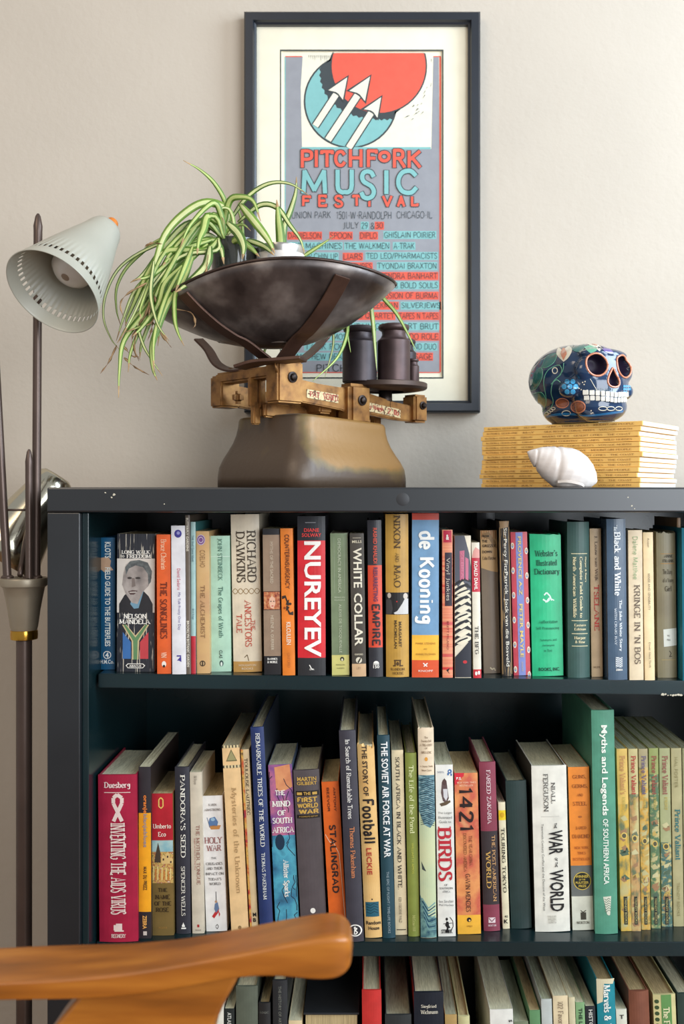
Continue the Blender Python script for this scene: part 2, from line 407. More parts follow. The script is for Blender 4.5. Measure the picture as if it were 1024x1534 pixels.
# ------------------------------------------------------------------ books
PAGE = mat((200,195,165), .8, .22, 60, 0.25, spec=.15, stretch=(14,1,.4))
PAGE_O = mat((184,164,122), .85, .25, 60, 0.25, spec=.15, stretch=(14,1,.4))
PAGE_G = mat((158,160,134), .85, .25, 60, 0.25, spec=.15, stretch=(14,1,.4))
PAGES = {'w': PAGE, 'o': PAGE_O, 'g': PAGE_G}
NB = [0]
def ink(c): return mat(c, .45, .06, 60, spec=.35)
def cover(c, rough=.38, var=.14): return mat(c, rough, var, 45, .06, spec=.45)
def book(row, xt, xb, yt, yb, col, label, kind='pb', depth=.13, bands=(), text=(), art=None, pages='w', side=None, bulge=None, pull=0, rough=.38, var=.14, name='book', grp=None, zsh=None, topwear=None, yaw=0):
    """xt, xb = (left, right) of the spine at top and bottom; sizes measured off at the depth the foot of the book gives"""
    xc = X((xb[0]+xb[1])/2, 1.5)
    zs = {1: z1(xc), 2: Z2, 3: Z3}[row]
    if row == 3: d = SE+.012+pull
    else: d = max(SE+.001, -zs*F/(yb-VY))+pull
    if row == 3: yb = VY-Z3*F/d
    px = (xb[0]+xb[1])/2; pt = (xt[0]+xt[1])/2
    th = math.atan2(px-pt, yb-yt); hh = (yb-yt)/F*d/math.cos(th)
    wd = ((xt[1]-xt[0])+(xb[1]-xb[0]))/2/F*d*math.cos(th)*.985
    if yt < 775 and row == 1: hh = min(hh, top_z-.035-zs-.001-abs(math.sin(th))*wd/2)
    t = thing(name, (X(px, d), d, zs+abs(math.sin(th))*wd/2+.0002), label, 'book', grp or {1:'books standing on the upper shelf',2:'books standing on the middle shelf',3:'books standing on the lower shelf'}[row], (0, -th, yaw))
    hb = kind == 'hb'; bt = .0022 if hb else .0006; ov = .003 if hb else 0.0
    bl = (.0022 if hb else .0007) if bulge is None else bulge; hw = wd/2
    def zl(y): return (yb-y)/(yb-yt)*hh
    cuts = sorted({0.0, hh} | {min(hh, max(0, zl(b[0]))) for b in bands} | {min(hh, max(0, zl(b[1]))) for b in bands})
    def bandm(z):
        for b in bands:
            if zl(b[1])-1e-6 <= z <= zl(b[0])+1e-6: return b[2]
        return col
    mlist = []; vs = []; fs = []; mi = []
    def sl(c):
        m = c if not isinstance(c, tuple) else cover(c, rough, var)
        if m not in mlist: mlist.append(m)
        return mlist.index(m)
    # C-shaped cover: outer profile from back-left round the spine to back-right, and inner profile
    ns = 8
    outer = [(-hw, depth)] + [(-hw, .004 if hb else .001)] + [(-hw+2*hw*k/ns, -bl*(1-(2*k/ns-1)**2)) for k in range(ns+1)] + [(hw, .004 if hb else .001), (hw, depth)]
    inner = [(max(-hw+bt, min(hw-bt, x)), y if y >= depth-1e-6 else max(y+bt, bt)) for x, y in outer]
    if hb:                                   # the joint groove beside the spine
        outer[1] = (-hw+.0008, .006); outer[-2] = (hw-.0008, .006)
    n = len(outer)
    for z in cuts:
        for x, y in outer: vs.append((x, y, z))
        for x, y in inner: vs.append((x, y, z))
    scol = sl(side if side else (bands[-1][2] if False else col))
    for r in range(len(cuts)-1):
        zm = (cuts[r]+cuts[r+1])/2; k = sl(bandm(zm)); a = r*2*n; b = (r+1)*2*n
        for i in range(n-1):
            fs.append((a+i, a+i+1, b+i+1, b+i)); mi.append(k if 1 <= i <= n-3 else scol)
            fs.append((a+n+i+1, a+n+i, b+n+i, b+n+i+1)); mi.append(scol)
        fs.append((a+0, b+0, b+n, a+n)); mi.append(scol); fs.append((a+n-1, a+2*n-1, b+2*n-1, b+n-1)); mi.append(scol)
    e = (len(cuts)-1)*2*n
    for i in range(n-1):
        fs.append((e+i, e+i+1, e+n+i+1, e+n+i)); mi.append(sl(bandm(cuts[-1]-1e-4)))
        fs.append((i+1, i, n+i, n+i+1)); mi.append(sl(bandm(1e-4)))
    cv = mesh('cover', vs, fs, mlist, t, mi)
    if topwear:
        for v in cv.data.vertices:
            if v.co.z > hh-.001 and v.co.y < .004: v.co.z -= random.uniform(0, topwear)
    # page block with a slightly hollowed top and uneven edge
    pb = bmesh.new(); x0, x1 = -hw+bt, hw-bt; y0 = bt+.001; y1 = depth-ov-.001; zt = hh-ov-(.0006 if not hb else .0)
    m_ = 6; 
    for i in range(m_+1):
        x = x0+(x1-x0)*i/m_; f = 1-(2*i/m_-1)**2
        cc = .002*f*(1 if hb else .2)
        for y, z in ((y0-cc*.2, ov), (y0-cc*.2, zt), ((y0+y1)/2, zt-.0004*(i % 2)), (y1-cc, zt), (y1-cc, ov)): pb.verts.new((x, y, z))
    pb.verts.ensure_lookup_table()
    for i in range(m_):
        for k in range(5):
            q = [i*5+k, i*5+(k+1) % 5, (i+1)*5+(k+1) % 5, (i+1)*5+k]; pb.faces.new([pb.verts[j] for j in q])
    pb.faces.new([pb.verts[j] for j in range(5)]); pb.faces.new([pb.verts[m_*5+j] for j in range(5)][::-1])
    frombm('page_block', pb, PAGES[pages], t)
    A = Flat(); T = Flat()
    def fx(f): return -hw+2*hw*f
    if art: art(A, fx, zl, hw)
    for s in text:
        st, f0, f1, y0_, y1_, c, sty, mode = s
        T.text(st, fx(f0), fx(f1), zl(y1_), zl(y0_), ink(c), sty, mode)
    merge([cv, A.build('printed_artwork', t, -.0002, bulge=(bl, hw)), T.build('lettering', t, -.0003, bulge=(bl, hw))])
    NB[0] += 1
    return t, hw, hh, zl
W = (240,236,226); K = (30,28,28); CR = (236,216,182)
def ell(cx, cy, rx, ry, n=20, a0=0, a1=360): return [(cx+rx*math.cos(math.radians(a0+(a1-a0)*i/n)), cy+ry*math.sin(math.radians(a0+(a1-a0)*i/n))) for i in range(n if a1-a0 == 360 else n+1)]
class Art:
    """wraps Flat with coordinates: x fraction of the spine, y photo row"""
    def __init__(s, A, fx, zl): s.A, s.fx, s.zl = A, fx, zl
    def p(s, pts, c, lay=1): s.A.poly([(s.fx(x), s.zl(y)) for x, y in pts], c if not isinstance(c, tuple) else ink(c), lay)
    def r(s, x0, x1, y0, y1, c, lay=1): s.p([(x0,y0),(x1,y0),(x1,y1),(x0,y1)], c, lay)
    def e(s, cx, cy, rx, ry, c, lay=1, n=18): s.p(ell(cx, cy, rx, ry, n), c, lay)
    def line(s, pts, wpx, c, lay=1, asp=30.):
        for (xa, ya), (xb, yb) in zip(pts, pts[1:]):
            dx, dy = (xb-xa)*asp, yb-ya; l = math.hypot(dx, dy) or 1; nx, ny = -dy/l*wpx/2/asp, dx/l*wpx/2
            s.p([(xa+nx, ya+ny), (xb+nx, yb+ny), (xb-nx, yb-ny), (xa-nx, ya-ny)], c, lay)
def mk(f):
    def g(A, fx, zl, hw): f(Art(A, fx, zl))
    return g
def crackle(col, dens=45, ccol=(205,196,178), amt=.56):
    """printed spine with long vertical creases showing the white card: relief and wear on one surface"""
    m = mat(col, .5, 0, dens*4, .3, stretch=(3,1,.12), ramp=[(amt, col), (amt+.03, ccol)])
    return m
def painting(cols, scale=120, stretch=(1,1,1), rough=.4):
    n = len(cols); return mat(cols[0], rough, 0, scale, 0, stretch=stretch, ramp=[(.28+.44*i/(max(1, n-1)), c) for i, c in enumerate(cols)], detail=6)
# ---- upper shelf, left to right
def a_butterfly(a):
    a.p([(0,836),(.55,834),(.75,840),(.7,848),(.9,854),(.3,857),(0,852)], (196,160,130))
    a.e(.5, 981, .27, 6, W, 2); a.e(.5, 981, .21, 4.8, (14,84,122), 3)
book(1, (149.5,172.5), (149.5,172.5), 805.5, 1003, (14,84,122), 'blue cloth hardback, leftmost on the upper shelf, with a torn tan patch', 'hb', .14,
 text=[('KLOTS',.35,.75,812,836,(225,228,220),'b','D'),('FIELD GUIDE TO THE BUTTERFLIES',.36,.72,850,968,(228,230,222),'b','D'),('4',.38,.62,977,985,(235,235,230),'b','H'),('H.M.Co.',.06,.94,988,994,(230,230,225),'b','H')], art=mk(a_butterfly), rough=.55)
def a_walk(a):
    a.r(0,1,837,918,(214,206,196))
    a.p([(.06,918),(.06,905),(.2,892),(.38,884),(.45,900),(.55,906),(.68,884),(.84,893),(.95,905),(.95,918)], (46,45,48), 2)
    a.p([(.36,905),(.46,912),(.58,911),(.72,884),(.62,880),(.45,884)], (112,150,170), 3)
    a.p([(.18,858),(.24,846),(.38,840),(.58,839),(.78,842),(.9,852),(.92,866),(.84,878),(.7,886),(.55,905),(.4,903),(.24,890),(.14,876)], painting([(120,112,108),(158,148,142),(190,180,172)], 50), 4)
    a.p([(.22,850),(.35,841),(.6,839),(.82,843),(.93,856),(.9,872),(.84,876),(.82,860),(.7,850),(.5,847),(.32,852),(.24,862)], painting([(70,72,74),(112,118,116)], 200), 5)
    a.e(.34,866,.06,1.6,(60,54,52),6); a.e(.56,866,.07,1.6,(60,54,52),6)
    a.p([(.4,866),(.47,866),(.5,878),(.4,880)], (122,110,104), 6)
    a.p([(.3,886),(.42,884),(.56,885),(.46,891),(.36,891)], (96,78,76), 6); a.line([(.34,887.5),(.52,887)], 1, (225,220,210), 7)
    # striped Y emblem
    g = (100,140,96); c = (205,185,140)
    a.p([(.16,947),(.38,962),(.38,987),(.16,987)], (62,110,168), 2)
    a.p([(.84,947),(.62,962),(.62,987),(.84,987)], (196,70,76), 2)
    a.p([(.14,936),(.26,936),(.5,952),(.74,936),(.86,936),(.6,960),(.58,988),(.42,988),(.4,960)], c, 3)
    a.p([(.18,936),(.24,936),(.5,955),(.76,936),(.82,936),(.56,960),(.55,988),(.45,988),(.44,960)], g, 4)
    for pts in ([(.3,994),(.7,994),(.76,997),(.7,1001),(.3,1001),(.24,997)],): a.p(pts, W, 2); 
    a.p([(.31,995),(.69,995),(.73,997.3),(.69,1000),(.31,1000),(.27,997.3)], (40,38,40), 3)
CRK = crackle((36,38,46), 45, amt=.61)
book(1, (176,231.5), (173.5,232.5), 800, 1006.6, CRK, 'thick worn black paperback with a printed portrait and a green Y emblem', depth=.125,
 text=[('LONG WALK',.12,.88,824.5,830,W,'R','H'),('to',.1,.2,831,835.5,W,'r','H'),('FREEDOM',.26,.9,830.5,836.5,W,'R','H'),('NELSON',.18,.8,919.5,927,W,'R','H'),('MANDELA',.06,.9,927.5,935,W,'R','H'),('ABACUS',.34,.66,995.8,999.2,W,'b','H')], art=mk(a_walk), pages='o', side=(180,170,150), bulge=.0015)
book(1, (234.5,255), (235,256.5), 801, 1009.5, (226,98,44), 'thin orange-red paperback beside the worn portrait book', depth=.125,
 text=[('Bruce Chatwin',.3,.72,808,853,(240,196,160),'r','D'),('THE SONGLINES',.24,.76,872,957,(110,42,26),'R','D'),('VIN',.3,.7,977,985,(240,200,170),'b','D')],
 art=mk(lambda a: (a.e(.5,995,.16,4.5,(238,226,214)), a.e(.5,998,.09,2,(40,36,36),2))))
book(1, (256,277), (258,278.5), 788, 1010.5, (226,224,226), 'white paperback with a round violet badge at its top', depth=.13,
 text=[('David Sedaris',.42,.66,852,884,(190,62,84),'s','D'),('Me Talk Pretty One Day',.42,.66,888,944,(98,84,142),'s','D')],
 art=mk(lambda a: (a.e(.5,800,.27,6,(66,60,140)), a.e(.52,799,.12,2.5,(150,150,200),2), a.p([(.36,990),(.66,983),(.68,992),(.5,990)], (70,58,140)), a.r(.34,.66,982,984,(70,58,140)))))
book(1, (277,284.2), (279,285.5), 772, 1010, (104,92,80), 'very thin tall grey-brown booklet beside the violet-badged white book', depth=.17,
 text=[('BUTTERFLY GARDENS',.2,.75,776,826,(226,218,200),'b','D'),('BROOKLYN BOTANIC GARDEN',.2,.75,930,999,(226,218,200),'b','D')])
book(1, (285.5,292.5), (286,293.3), 782, 1009.5, (164,196,192), 'very thin pale teal booklet with a red foot', depth=.16, bands=[(953,1010,(186,44,56))],
 text=[('THE Shell Game Island',.25,.72,802,841,(60,90,110),'s','D'),('Bird Songs',.25,.72,912,928,(60,90,110),'s','D')], side=(70,130,130))
book(1, (293.3,313), (294.5,314.5), 796, 1009, painting([(186,140,104),(206,166,112),(214,182,134)], 12, (1,1,1.2)), 'tan gold paperback with a round purple seal', depth=.125,
 text=[('COELHO',.3,.7,824,850,(150,116,78),'s','D'),('THE ALCHEMIST',.32,.66,877,956,(140,104,70),'r','D')],
 art=mk(lambda a: (a.e(.38,809,.33,8,(196,180,196)), a.e(.38,809,.28,6.8,(126,84,138),2), a.e(.38,809,.2,4.6,(206,190,206),3), a.e(.38,809,.15,3.4,(126,84,138),4), a.e(.45,994,.22,4.4,(70,54,40)), a.e(.45,994,.15,3,(190,160,116),2), a.r(.4,.5,991,997,(70,54,40),3))))
book(1, (314,344), (316,346.5), 803, 1006.5, (178,216,192), 'mint green paperback with an italic title', depth=.125, 
 text=[('JOHN STEINBECK',.38,.62,807,870,(84,122,108),'r','D'),('The Grapes of Wrath',.36,.64,879,955,(66,104,92),'r','D'),('CLAS',.42,.58,974,986,(70,90,84),'b','D')],
 art=mk(lambda a: (a.e(.52,994,.1,4.6,(60,84,80)), a.e(.52,995,.05,3.2,(220,230,220),2), a.line([(0,834),(1,834)],.8,(216,236,222)))))
def helix(a, y, x0, x1, amp, c, n=5, w=.9, asp=43):
    N = 40
    for ph in (0, math.pi): a.line([(x0+(x1-x0)*i/N, y+amp*math.sin(ph+i/N*math.pi*n)) for i in range(N+1)], w, c, 1, asp)
book(1, (345,388), (349.5,392.5), 771, 1006.8, (232,218,192), 'cream hardback with a twisted line ornament and gold foot', 'hb', .16, bands=[(991,1010,(198,152,84))], bulge=.003,
 text=[('RICHARD',.56,.88,795,873,(74,62,48),'r','D'),('DAWKINS',.18,.5,796,873,(74,62,48),'r','D'),('THE',.68,.8,929,944,(196,94,72),'r','D'),('ANCESTORS',.44,.68,899,969,(196,90,70),'r','D'),('TALE',.14,.34,920,948,(196,90,70),'r','D'),('HOUGHTON',.2,.8,995,998,(232,218,192),'s','H'),('BOOKS',.3,.7,1000,1003,(232,218,192),'s','H')],
 art=mk(lambda a: (helix(a, 886, .02, .98, 4, (150,120,72)), a.line([(.4,985),(.5,981),(.55,990)],1.2,(120,100,70),1,43))))
book(1, (393,418.5), (395.5,421), 792.5, 1011, (152,128,106), 'brown paperback with black ends and a small red face picture', depth=.13, bands=[(792,801.5,(34,32,36)),(983,1012,(34,32,34))],
 text=[('MYTHS OF THE SACRED',.42,.6,812,874,(206,190,166),'s','D'),('HELENE A. GUERBER',.42,.6,922,974,(206,190,166),'s','D'),('BARNES',.2,.8,985.5,988.5,W,'R','H'),('& NOBLE',.2,.8,990,993.5,W,'R','H')],
 art=mk(lambda a: (a.r(0,1,886,914,(66,34,32)), a.r(.03,.97,887,913,painting([(120,40,34),(190,110,70),(214,170,120)],260),2), a.p([(.36,897),(.5,893),(.68,896),(.72,904),(.6,912),(.42,911),(.34,904)],(226,178,150),3), a.e(.45,901,.04,.8,K,4), a.e(.62,901,.04,.8,K,4), a.e(.54,908,.06,.8,(180,60,60),4))))
def a_counter(a):
    a.p([(.05,893),(.35,892),(.5,900),(.62,898),(.58,908),(.35,906),(.42,902),(.3,896),(.05,898)], (52,40,34))
    a.p([(.95,922),(.6,921),(.45,914),(.35,916),(.4,907),(.65,910),(.55,913),(.7,918),(.95,916)], (52,40,34))
    a.e(.7,905,.12,2,(52,40,34)); a.e(.25,911,.1,2,(150,70,24))
book(1, (419.5,438), (423,442), 792, 1012, (228,126,40), 'orange paperback with two black curling arrows', depth=.13,
 text=[('COUNTERINSURGENCY',.34,.72,801,882,(110,56,26),'F','D'),('KILCULLEN',.36,.72,932,966,(232,214,190),'b','D'),('OXFORD',.42,.64,978,1000,(190,110,50),'r','D')], art=mk(a_counter))
book(1, (444.5,487.5), (446,487.5), 773.5, 1012, (212,40,48), 'thick red hardback with black ends and huge white capitals', 'hb', .17, bands=[(773,810,(38,40,46)),(985.5,1013,(44,44,46))], bulge=.002,
 text=[('DIANE',.24,.78,791.5,797,(226,70,66),'b','H'),('SOLWAY',.16,.86,799,804.5,(226,70,66),'b','H'),('NUREYEV',.24,.84,811,984,(244,240,232),'b','D'),('QUILL',.42,.6,1001,1004,W,'s','H')],
 art=mk(lambda a: (a.line([(.42,996),(.5,1002),(.56,1003)],1.4,W,1,43), a.line([(.28,783),(.66,783)],1.2,(140,140,144),1,43), a.r(.62,.63,811,985,(228,84,84)))), side=(40,40,46))
book(1, (494.5,520), (496.5,523.5), 799, 1011.5, (124,140,108), 'sage green paperback with a pale yellow foot', depth=.13, bands=[(981.5,1012,(214,208,128))],
 text=[('DEMOCRACY IN AMERICA',.42,.6,807,888,(196,204,178),'s','D'),('ALEXIS DE TOCQUEVILLE',.42,.6,905,978,(196,204,178),'s','D'),('PENGUIN',.2,.8,894,896,(200,208,184),'s','H'),('CLASSICS',.2,.8,898,900,(200,208,184),'s','H'),('PENGUIN',.25,.75,995,997,(90,90,60),'s','H'),('CLASSICS',.28,.72,1000,1002,(90,90,60),'s','H')],
 art=mk(lambda a: (a.e(.6,987.5,.12,3.2,(40,38,34)), a.e(.6,988.5,.06,2,(230,226,190),2), a.r(.2,.22,805,889,(160,172,146)), a.r(.78,.8,805,889,(160,172,146)))), topwear=.001, side=(206,204,190))
book(1, (523.5,544.5), (527,548.5), 799.7, 1014, (72,66,58), 'dark brown paperback with large pale capitals and a tan library label', depth=.125, bands=[(995,1014,(206,170,130))],
 text=[('MILLS',.16,.84,810,814,(214,204,178),'b','H'),('WHITE',.22,.82,821,881,(226,218,196),'b','D'),('COLLAR',.22,.82,889,968,(226,218,196),'b','D'),('OXFORD',.2,.8,979.5,982,(214,204,178),'b','H'),('L O I',.34,.6,999.5,1003,(90,70,54),'s','H')],
 art=mk(lambda a: (a.e(.5,989.5,.22,4.5,(220,212,190)), a.p([(.4,992),(.62,985),(.64,988),(.45,995)],(60,54,48),2), a.r(.2,.8,806,807,(170,160,140)))), side=(206,190,150))
book(1, (549.5,571), (552.5,573.5), 779.5, 1014, (48,48,54), 'black hardback with an orange-red middle band', 'hb', .15, bands=[(847,970,(214,74,48))],
 text=[('RASHID KHALIDI',.4,.68,791,844,(206,84,64),'b','D'),('RESURRECTING',.38,.7,850,901,(90,54,84),'b','D'),('EMPIRE',.24,.86,905,967,(48,40,44),'F','D'),('150',.3,.74,996,1001,W,'b','H')],
 art=mk(lambda a: (a.p(ell(.52,994,.2,4,12,180,360),W), a.r(.3,.74,994.5,995.5,W))))
book(1, (576.5,611.5), (578,612.5), 770.5, 1014, (190,146,62), 'gold-brown hardback with a black and white photo band', 'hb', .16, bulge=.004,
 text=[('NIXON',.36,.66,772,822,(84,62,34),'r','D'),('AND',.42,.58,828,842,(110,84,44),'r','D'),('MAO',.36,.66,846,880,(84,62,34),'r','D'),('MARGARET',.56,.68,931,969,(72,54,30),'b','D'),('MACMILLAN',.36,.48,929,971,(72,54,30),'b','D'),('RANDOM',.2,.82,1000,1004,(96,70,36),'r','H'),('HOUSE',.28,.76,1006,1010,(96,70,36),'r','H')],
 art=mk(lambda a: (a.r(0,1,887.5,920.5,(36,34,34)), a.p([(.02,920),(.02,899),(.12,896),(.24,899),(.3,912),(.24,920)],(66,64,64),2), a.e(.15,892,.08,4,(190,180,168),3), a.p([(.98,920),(.98,897),(.84,896),(.72,904),(.5,915),(.34,918),(.4,920)],(204,202,198),2), a.e(.86,893,.1,4.5,(206,196,184),3), a.e(.48,901,.03,1,(200,40,40),3),
   a.r(.34,.66,988,990,(84,60,32)), a.r(.36,.42,990,998,(84,60,32)), a.r(.58,.64,990,998,(84,60,32)), a.e(.5,994,.06,3,(84,60,32)), a.r(.3,.36,996,998,(84,60,32)), a.r(.62,.74,996,998,(84,60,32)))))
book(1, (616.5,657.5), (616.5,657), 770.5, 1016.5, (114,154,188), 'tall blue paperback with yellow and orange lower bands', depth=.16, bands=[(770,780.5,(204,74,56)),(953,990.5,(240,182,62)),(990.5,1017,(216,84,42))],
 text=[('de Kooning',.1,.84,797,936,(240,240,234),'F','D'),('MARK STEVENS',.14,.88,964,967,(160,110,50),'s','H'),('AND',.44,.56,972.5,975,(160,110,50),'s','H'),('ANNALYN SWAN',.14,.88,980,983,(160,110,50),'s','H'),('KNOPF',.24,.78,1005,1008,W,'s','H')],
 art=mk(lambda a: (a.line([(.42,995),(.5,998),(.58,995)],1.6,W,1,42), a.line([(.44,1000),(.5,998),(.57,1000)],1.6,W,1,42))))
book(1, (662,677.5), (662.5,678), 796, 1017.5, painting([(150,30,44),(206,60,52),(226,150,110),(196,50,60),(232,190,160)], 5, (.2,.2,22)), 'thin paperback striped red and pink with a dark title patch', depth=.125,
 text=[('Vinyl Junkies',.3,.75,838,902,(216,206,190),'h','D'),('BRETT MILANO',.42,.62,933,975,(120,36,40),'s','D'),('&',.35,.65,803,811,W,'b','H')],
 art=mk(lambda a: (a.r(.25,.95,830,910,(52,42,54)), a.r(.1,.9,797,815,(186,40,66)), a.p([(.35,1006),(.7,1003),(.55,1008),(.7,1012)],K))))
def a_zebra(a):
    a.p([(0,803),(.6,803),(.9,830),(1,850),(1,894),(.5,870),(.2,880),(0,872)], (88,90,100))
    rr = random.Random(4)
    for k in range(11):
        y = 868+k*9; a.p([(0,y+6),(.3,y+1),(.75,y-3),(1,y+2),(1,y+5.5),(.6,y+2),(.3,y+6),(0,y+11)], (44,44,48), 2)
    a.p([(0,985),(.5,972),(1,958),(1,1015),(0,1015)], (48,50,58), 3)
    a.p([(.3,826),(.6,825),(.58,868),(.32,870)], (196,110,134), 2); a.p([(.65,835),(.85,838),(.84,870),(.66,868)], (196,110,134), 2)
    for k in range(7): a.p([(.1,892+k*12),(.45,888+k*12),(.9,884+k*12),(.95,887+k*12),(.4,895+k*12)], (232,222,196), 4)
    a.e(.62,992,.13,2.5,(190,50,56),5)
book(1, (680.5,705), (681,705.5), 803, 1016, (226,216,192), 'cream paperback with a black zebra pattern and pink lettering', depth=.125,
 text=[('ZEBRA',.36,.56,828,866,(210,130,150),'F','D')], art=mk(a_zebra))
book(1, (706.5,717), (708,721.5), 815, 1018, (228,220,200), 'small cream paperback with a red panel, lowest of the upper shelf', depth=.11,
 text=[('ROALD DAHL',.25,.7,843,886,W,'b','D'),('THE BFG',.24,.72,940,982,(56,52,50),'r','D')], bands=[(838,889,(196,44,64)),(1005,1019,(196,44,54))],
 art=mk(lambda a: (a.p([(0,838),(.2,828),(.5,822),(1,826),(1,838)],(224,160,150)), a.e(.35,1011,.15,3,W), a.e(.7,1010,.15,3,W))))
book(1, (714,741), (716,743), 783, 1009, (40,40,44), 'black hardback standing behind the torn brown one', 'hb', .10, pull=.14)
def a_grizz(a):
    a.p([(0,795),(1,795),(1,858),(.6,856),(0,851)], (192,156,110))
    for k in range(7): a.r(.05+.14*k,.1+.14*k,795,808,(170,110,70),2)
    a.p([(.1,800),(.5,797),(.9,812),(1,822),(.8,820),(.5,808),(.2,806)], (150,118,80), 3)
    a.line([(.38,1000),(.5,1003),(.62,1001),(.7,1005)], 2, (206,190,160), 2, 27)
book(1, (719,743.5), (724,749.5), 794.7, 1009, painting([(112,96,82),(128,112,96),(100,86,74)], 9, (1.5,1,1)), 'battered grey-brown hardback with a torn tan jacket top', 'hb', .13,
 text=[('FROM',.08,.5,802,805,(60,46,36),'b','H'),('THE',.08,.4,809,813,(60,46,36),'b','H'),('GRIZZLY',.08,.92,816,820,(60,46,36),'b','H'),('DOWN',.08,.66,825,829,(60,46,36),'b','H'),('Colin Fletcher',.08,.9,834,839,(90,70,50),'r','H')], art=mk(a_grizz), topwear=.006, rough=.7)
book(1, (747,762), (752,767), 781.5, 1013, crackle((40,36,36), 60, (178,148,104), .62), 'narrow scuffed black hardback with one long white line of lettering', 'hb', .15,
 text=[('Sir Percy FitzPatrick  Jock van die Bosveld',.3,.74,791,998,(236,230,214),'s','D')], topwear=.004,
 art=mk(lambda a: (a.p([(0,781),(1,781),(.9,790),(.1,792)],(170,140,104)), a.r(0,.1,790,1010,(160,130,92)), a.r(.92,1,790,1010,(160,130,92)))))
def a_prov(a):
    a.r(.3,.72,798,1012,(130,140,196))
    for k in range(6):
        for s in (.1, .93):
            y = 818+k*37+(0 if s < .5 else 8); a.e(s,y,.1,5,(232,214,190)); a.e(s,y,.06,3,(120,140,190),2); a.e(s,y-1,.03,1.5,(232,180,80),3)
book(1, (763.5,789.5), (769.5,794), 797.4, 1012, (196,70,82), 'red paperback with a lilac stripe and gold capitals', depth=.14,
 text=[('PROVENCE A-Z',.42,.62,804,892,(224,196,122),'b','D'),('PETER MAYLE',.42,.62,905,985,(224,196,122),'b','D'),('KNOPF',.46,.58,992,1006,(190,170,150),'s','D')], art=mk(a_prov))
book(1, (792.5,839.5), (796.5,844), 800, 1012.8, (44,184,128), 'thick bright green hardback with a small white flourish', 'hb', .14, topwear=.002,
 text=[("Webster's",.14,.88,824.5,834,(24,84,64),'r','H'),('Illustrated',.18,.86,839,848,(24,84,64),'r','H'),('Dictionary',.12,.94,852,863,(22,80,60),'r','H'),('Authoritative',.22,.84,929,934,(30,116,84),'r','H'),('Self Pronouncing',.14,.88,939,944,(30,116,84),'r','H'),('Synonyms and',.26,.8,957,961,(30,116,84),'r','H'),('Antonyms',.32,.72,965,969,(30,116,84),'r','H'),('in Text',.38,.64,972.5,976.5,(30,116,84),'r','H'),('BOOKS, INC.',.2,.88,1000,1006,(18,70,54),'b','H')],
 art=mk(lambda a: (a.line([(.42,892),(.5,888),(.6,893),(.66,900)],2.2,(216,240,226),1,48), a.line([(.38,898),(.5,902),(.6,898)],2.4,(216,240,226),1,48), a.line([(.46,903),(.58,896),(.74,900)],1.6,(216,240,226),1,48))), bulge=.003)
GC = (222,212,170)
book(1, (849,881.5), (850,883.5), 782, 1015, (62,92,86), 'dark green leatherette hardback with three gold rules', 'hb', .15, bulge=.005, rough=.45,
 text=[("Harper & Row's",.76,.86,834,872,GC,'R','D'),('Complete Field Guide to',.5,.66,834,925,GC,'R','D'),('North American Wildlife',.22,.38,834,925,GC,'R','D'),('Eastern',.26,.8,934,938,GC,'R','H'),('Edition',.26,.8,940,944,GC,'R','H'),('Harper',.26,.8,953,958,GC,'R','H'),('& Row',.3,.76,959,963,GC,'R','H')],
 art=mk(lambda a: [a.r(.16,.9,y,y+1,GC) for y in (829,929,948.5,967)]))
book(1, (882.8,899.5), (885.5,902.5), 792, 1014, (200,172,134), 'narrow tan paperback with brown and red lettering', depth=.125,
 text=[('J. Louw van Wijk',.36,.66,803,871,(92,70,52),'r','D'),("TSELANE",.3,.74,876,945,(196,66,56),'r','D'),('H.M.',.2,.8,998,1001,(110,86,62),'s','H')])
book(1, (908,936), (910,940), 779, 1020, (72,92,112), 'slate blue hardback with bold white mixed-case title', 'hb', .155, bulge=.002, rough=.25,
 text=[("'In",.36,.54,788,800,(214,222,226),'R','D'),('Black and White',.36,.7,798,894,(232,236,236),'R','D'),('The Jake White Story',.56,.74,900,977,(222,226,228),'R','D'),('WITH CRAIG RAY',.34,.46,912,968,(214,220,224),'r','D'),('ZEBRA',.38,.74,1003,1006,W,'b','H')],
 art=mk(lambda a: (a.r(.38,.74,986,1001,(226,230,232)), [a.line([(.38,987+k*3),(.5,989+k*3),(.62,986+k*3),(.74,989+k*3)],1.1,(60,74,90),2,30) for k in range(5)])))
book(1, (940.5,961), (942,964), 796.5, 1021, (222,202,168), 'cream paperback with green script and brown capitals', depth=.13,
 text=[('Dalene Matthee',.3,.66,806,870,(120,160,110),'h','D'),("KRINGE IN 'N BOS",.36,.8,878,997,(104,88,72),'r','D')])
book(1, (962.5,977.5), (965.5,980.5), 799.5, 1021, (234,208,160), 'narrow pale yellow paperback near the right end of the upper shelf', depth=.12,
 text=[('Austen',.42,.6,808,822,(90,72,54),'s','D'),('SENSE AND SENSIBILITY',.42,.62,861,916,(96,78,58),'s','D'),('Dover Giant Thrift',.42,.6,964,1002,(96,78,58),'s','D')])
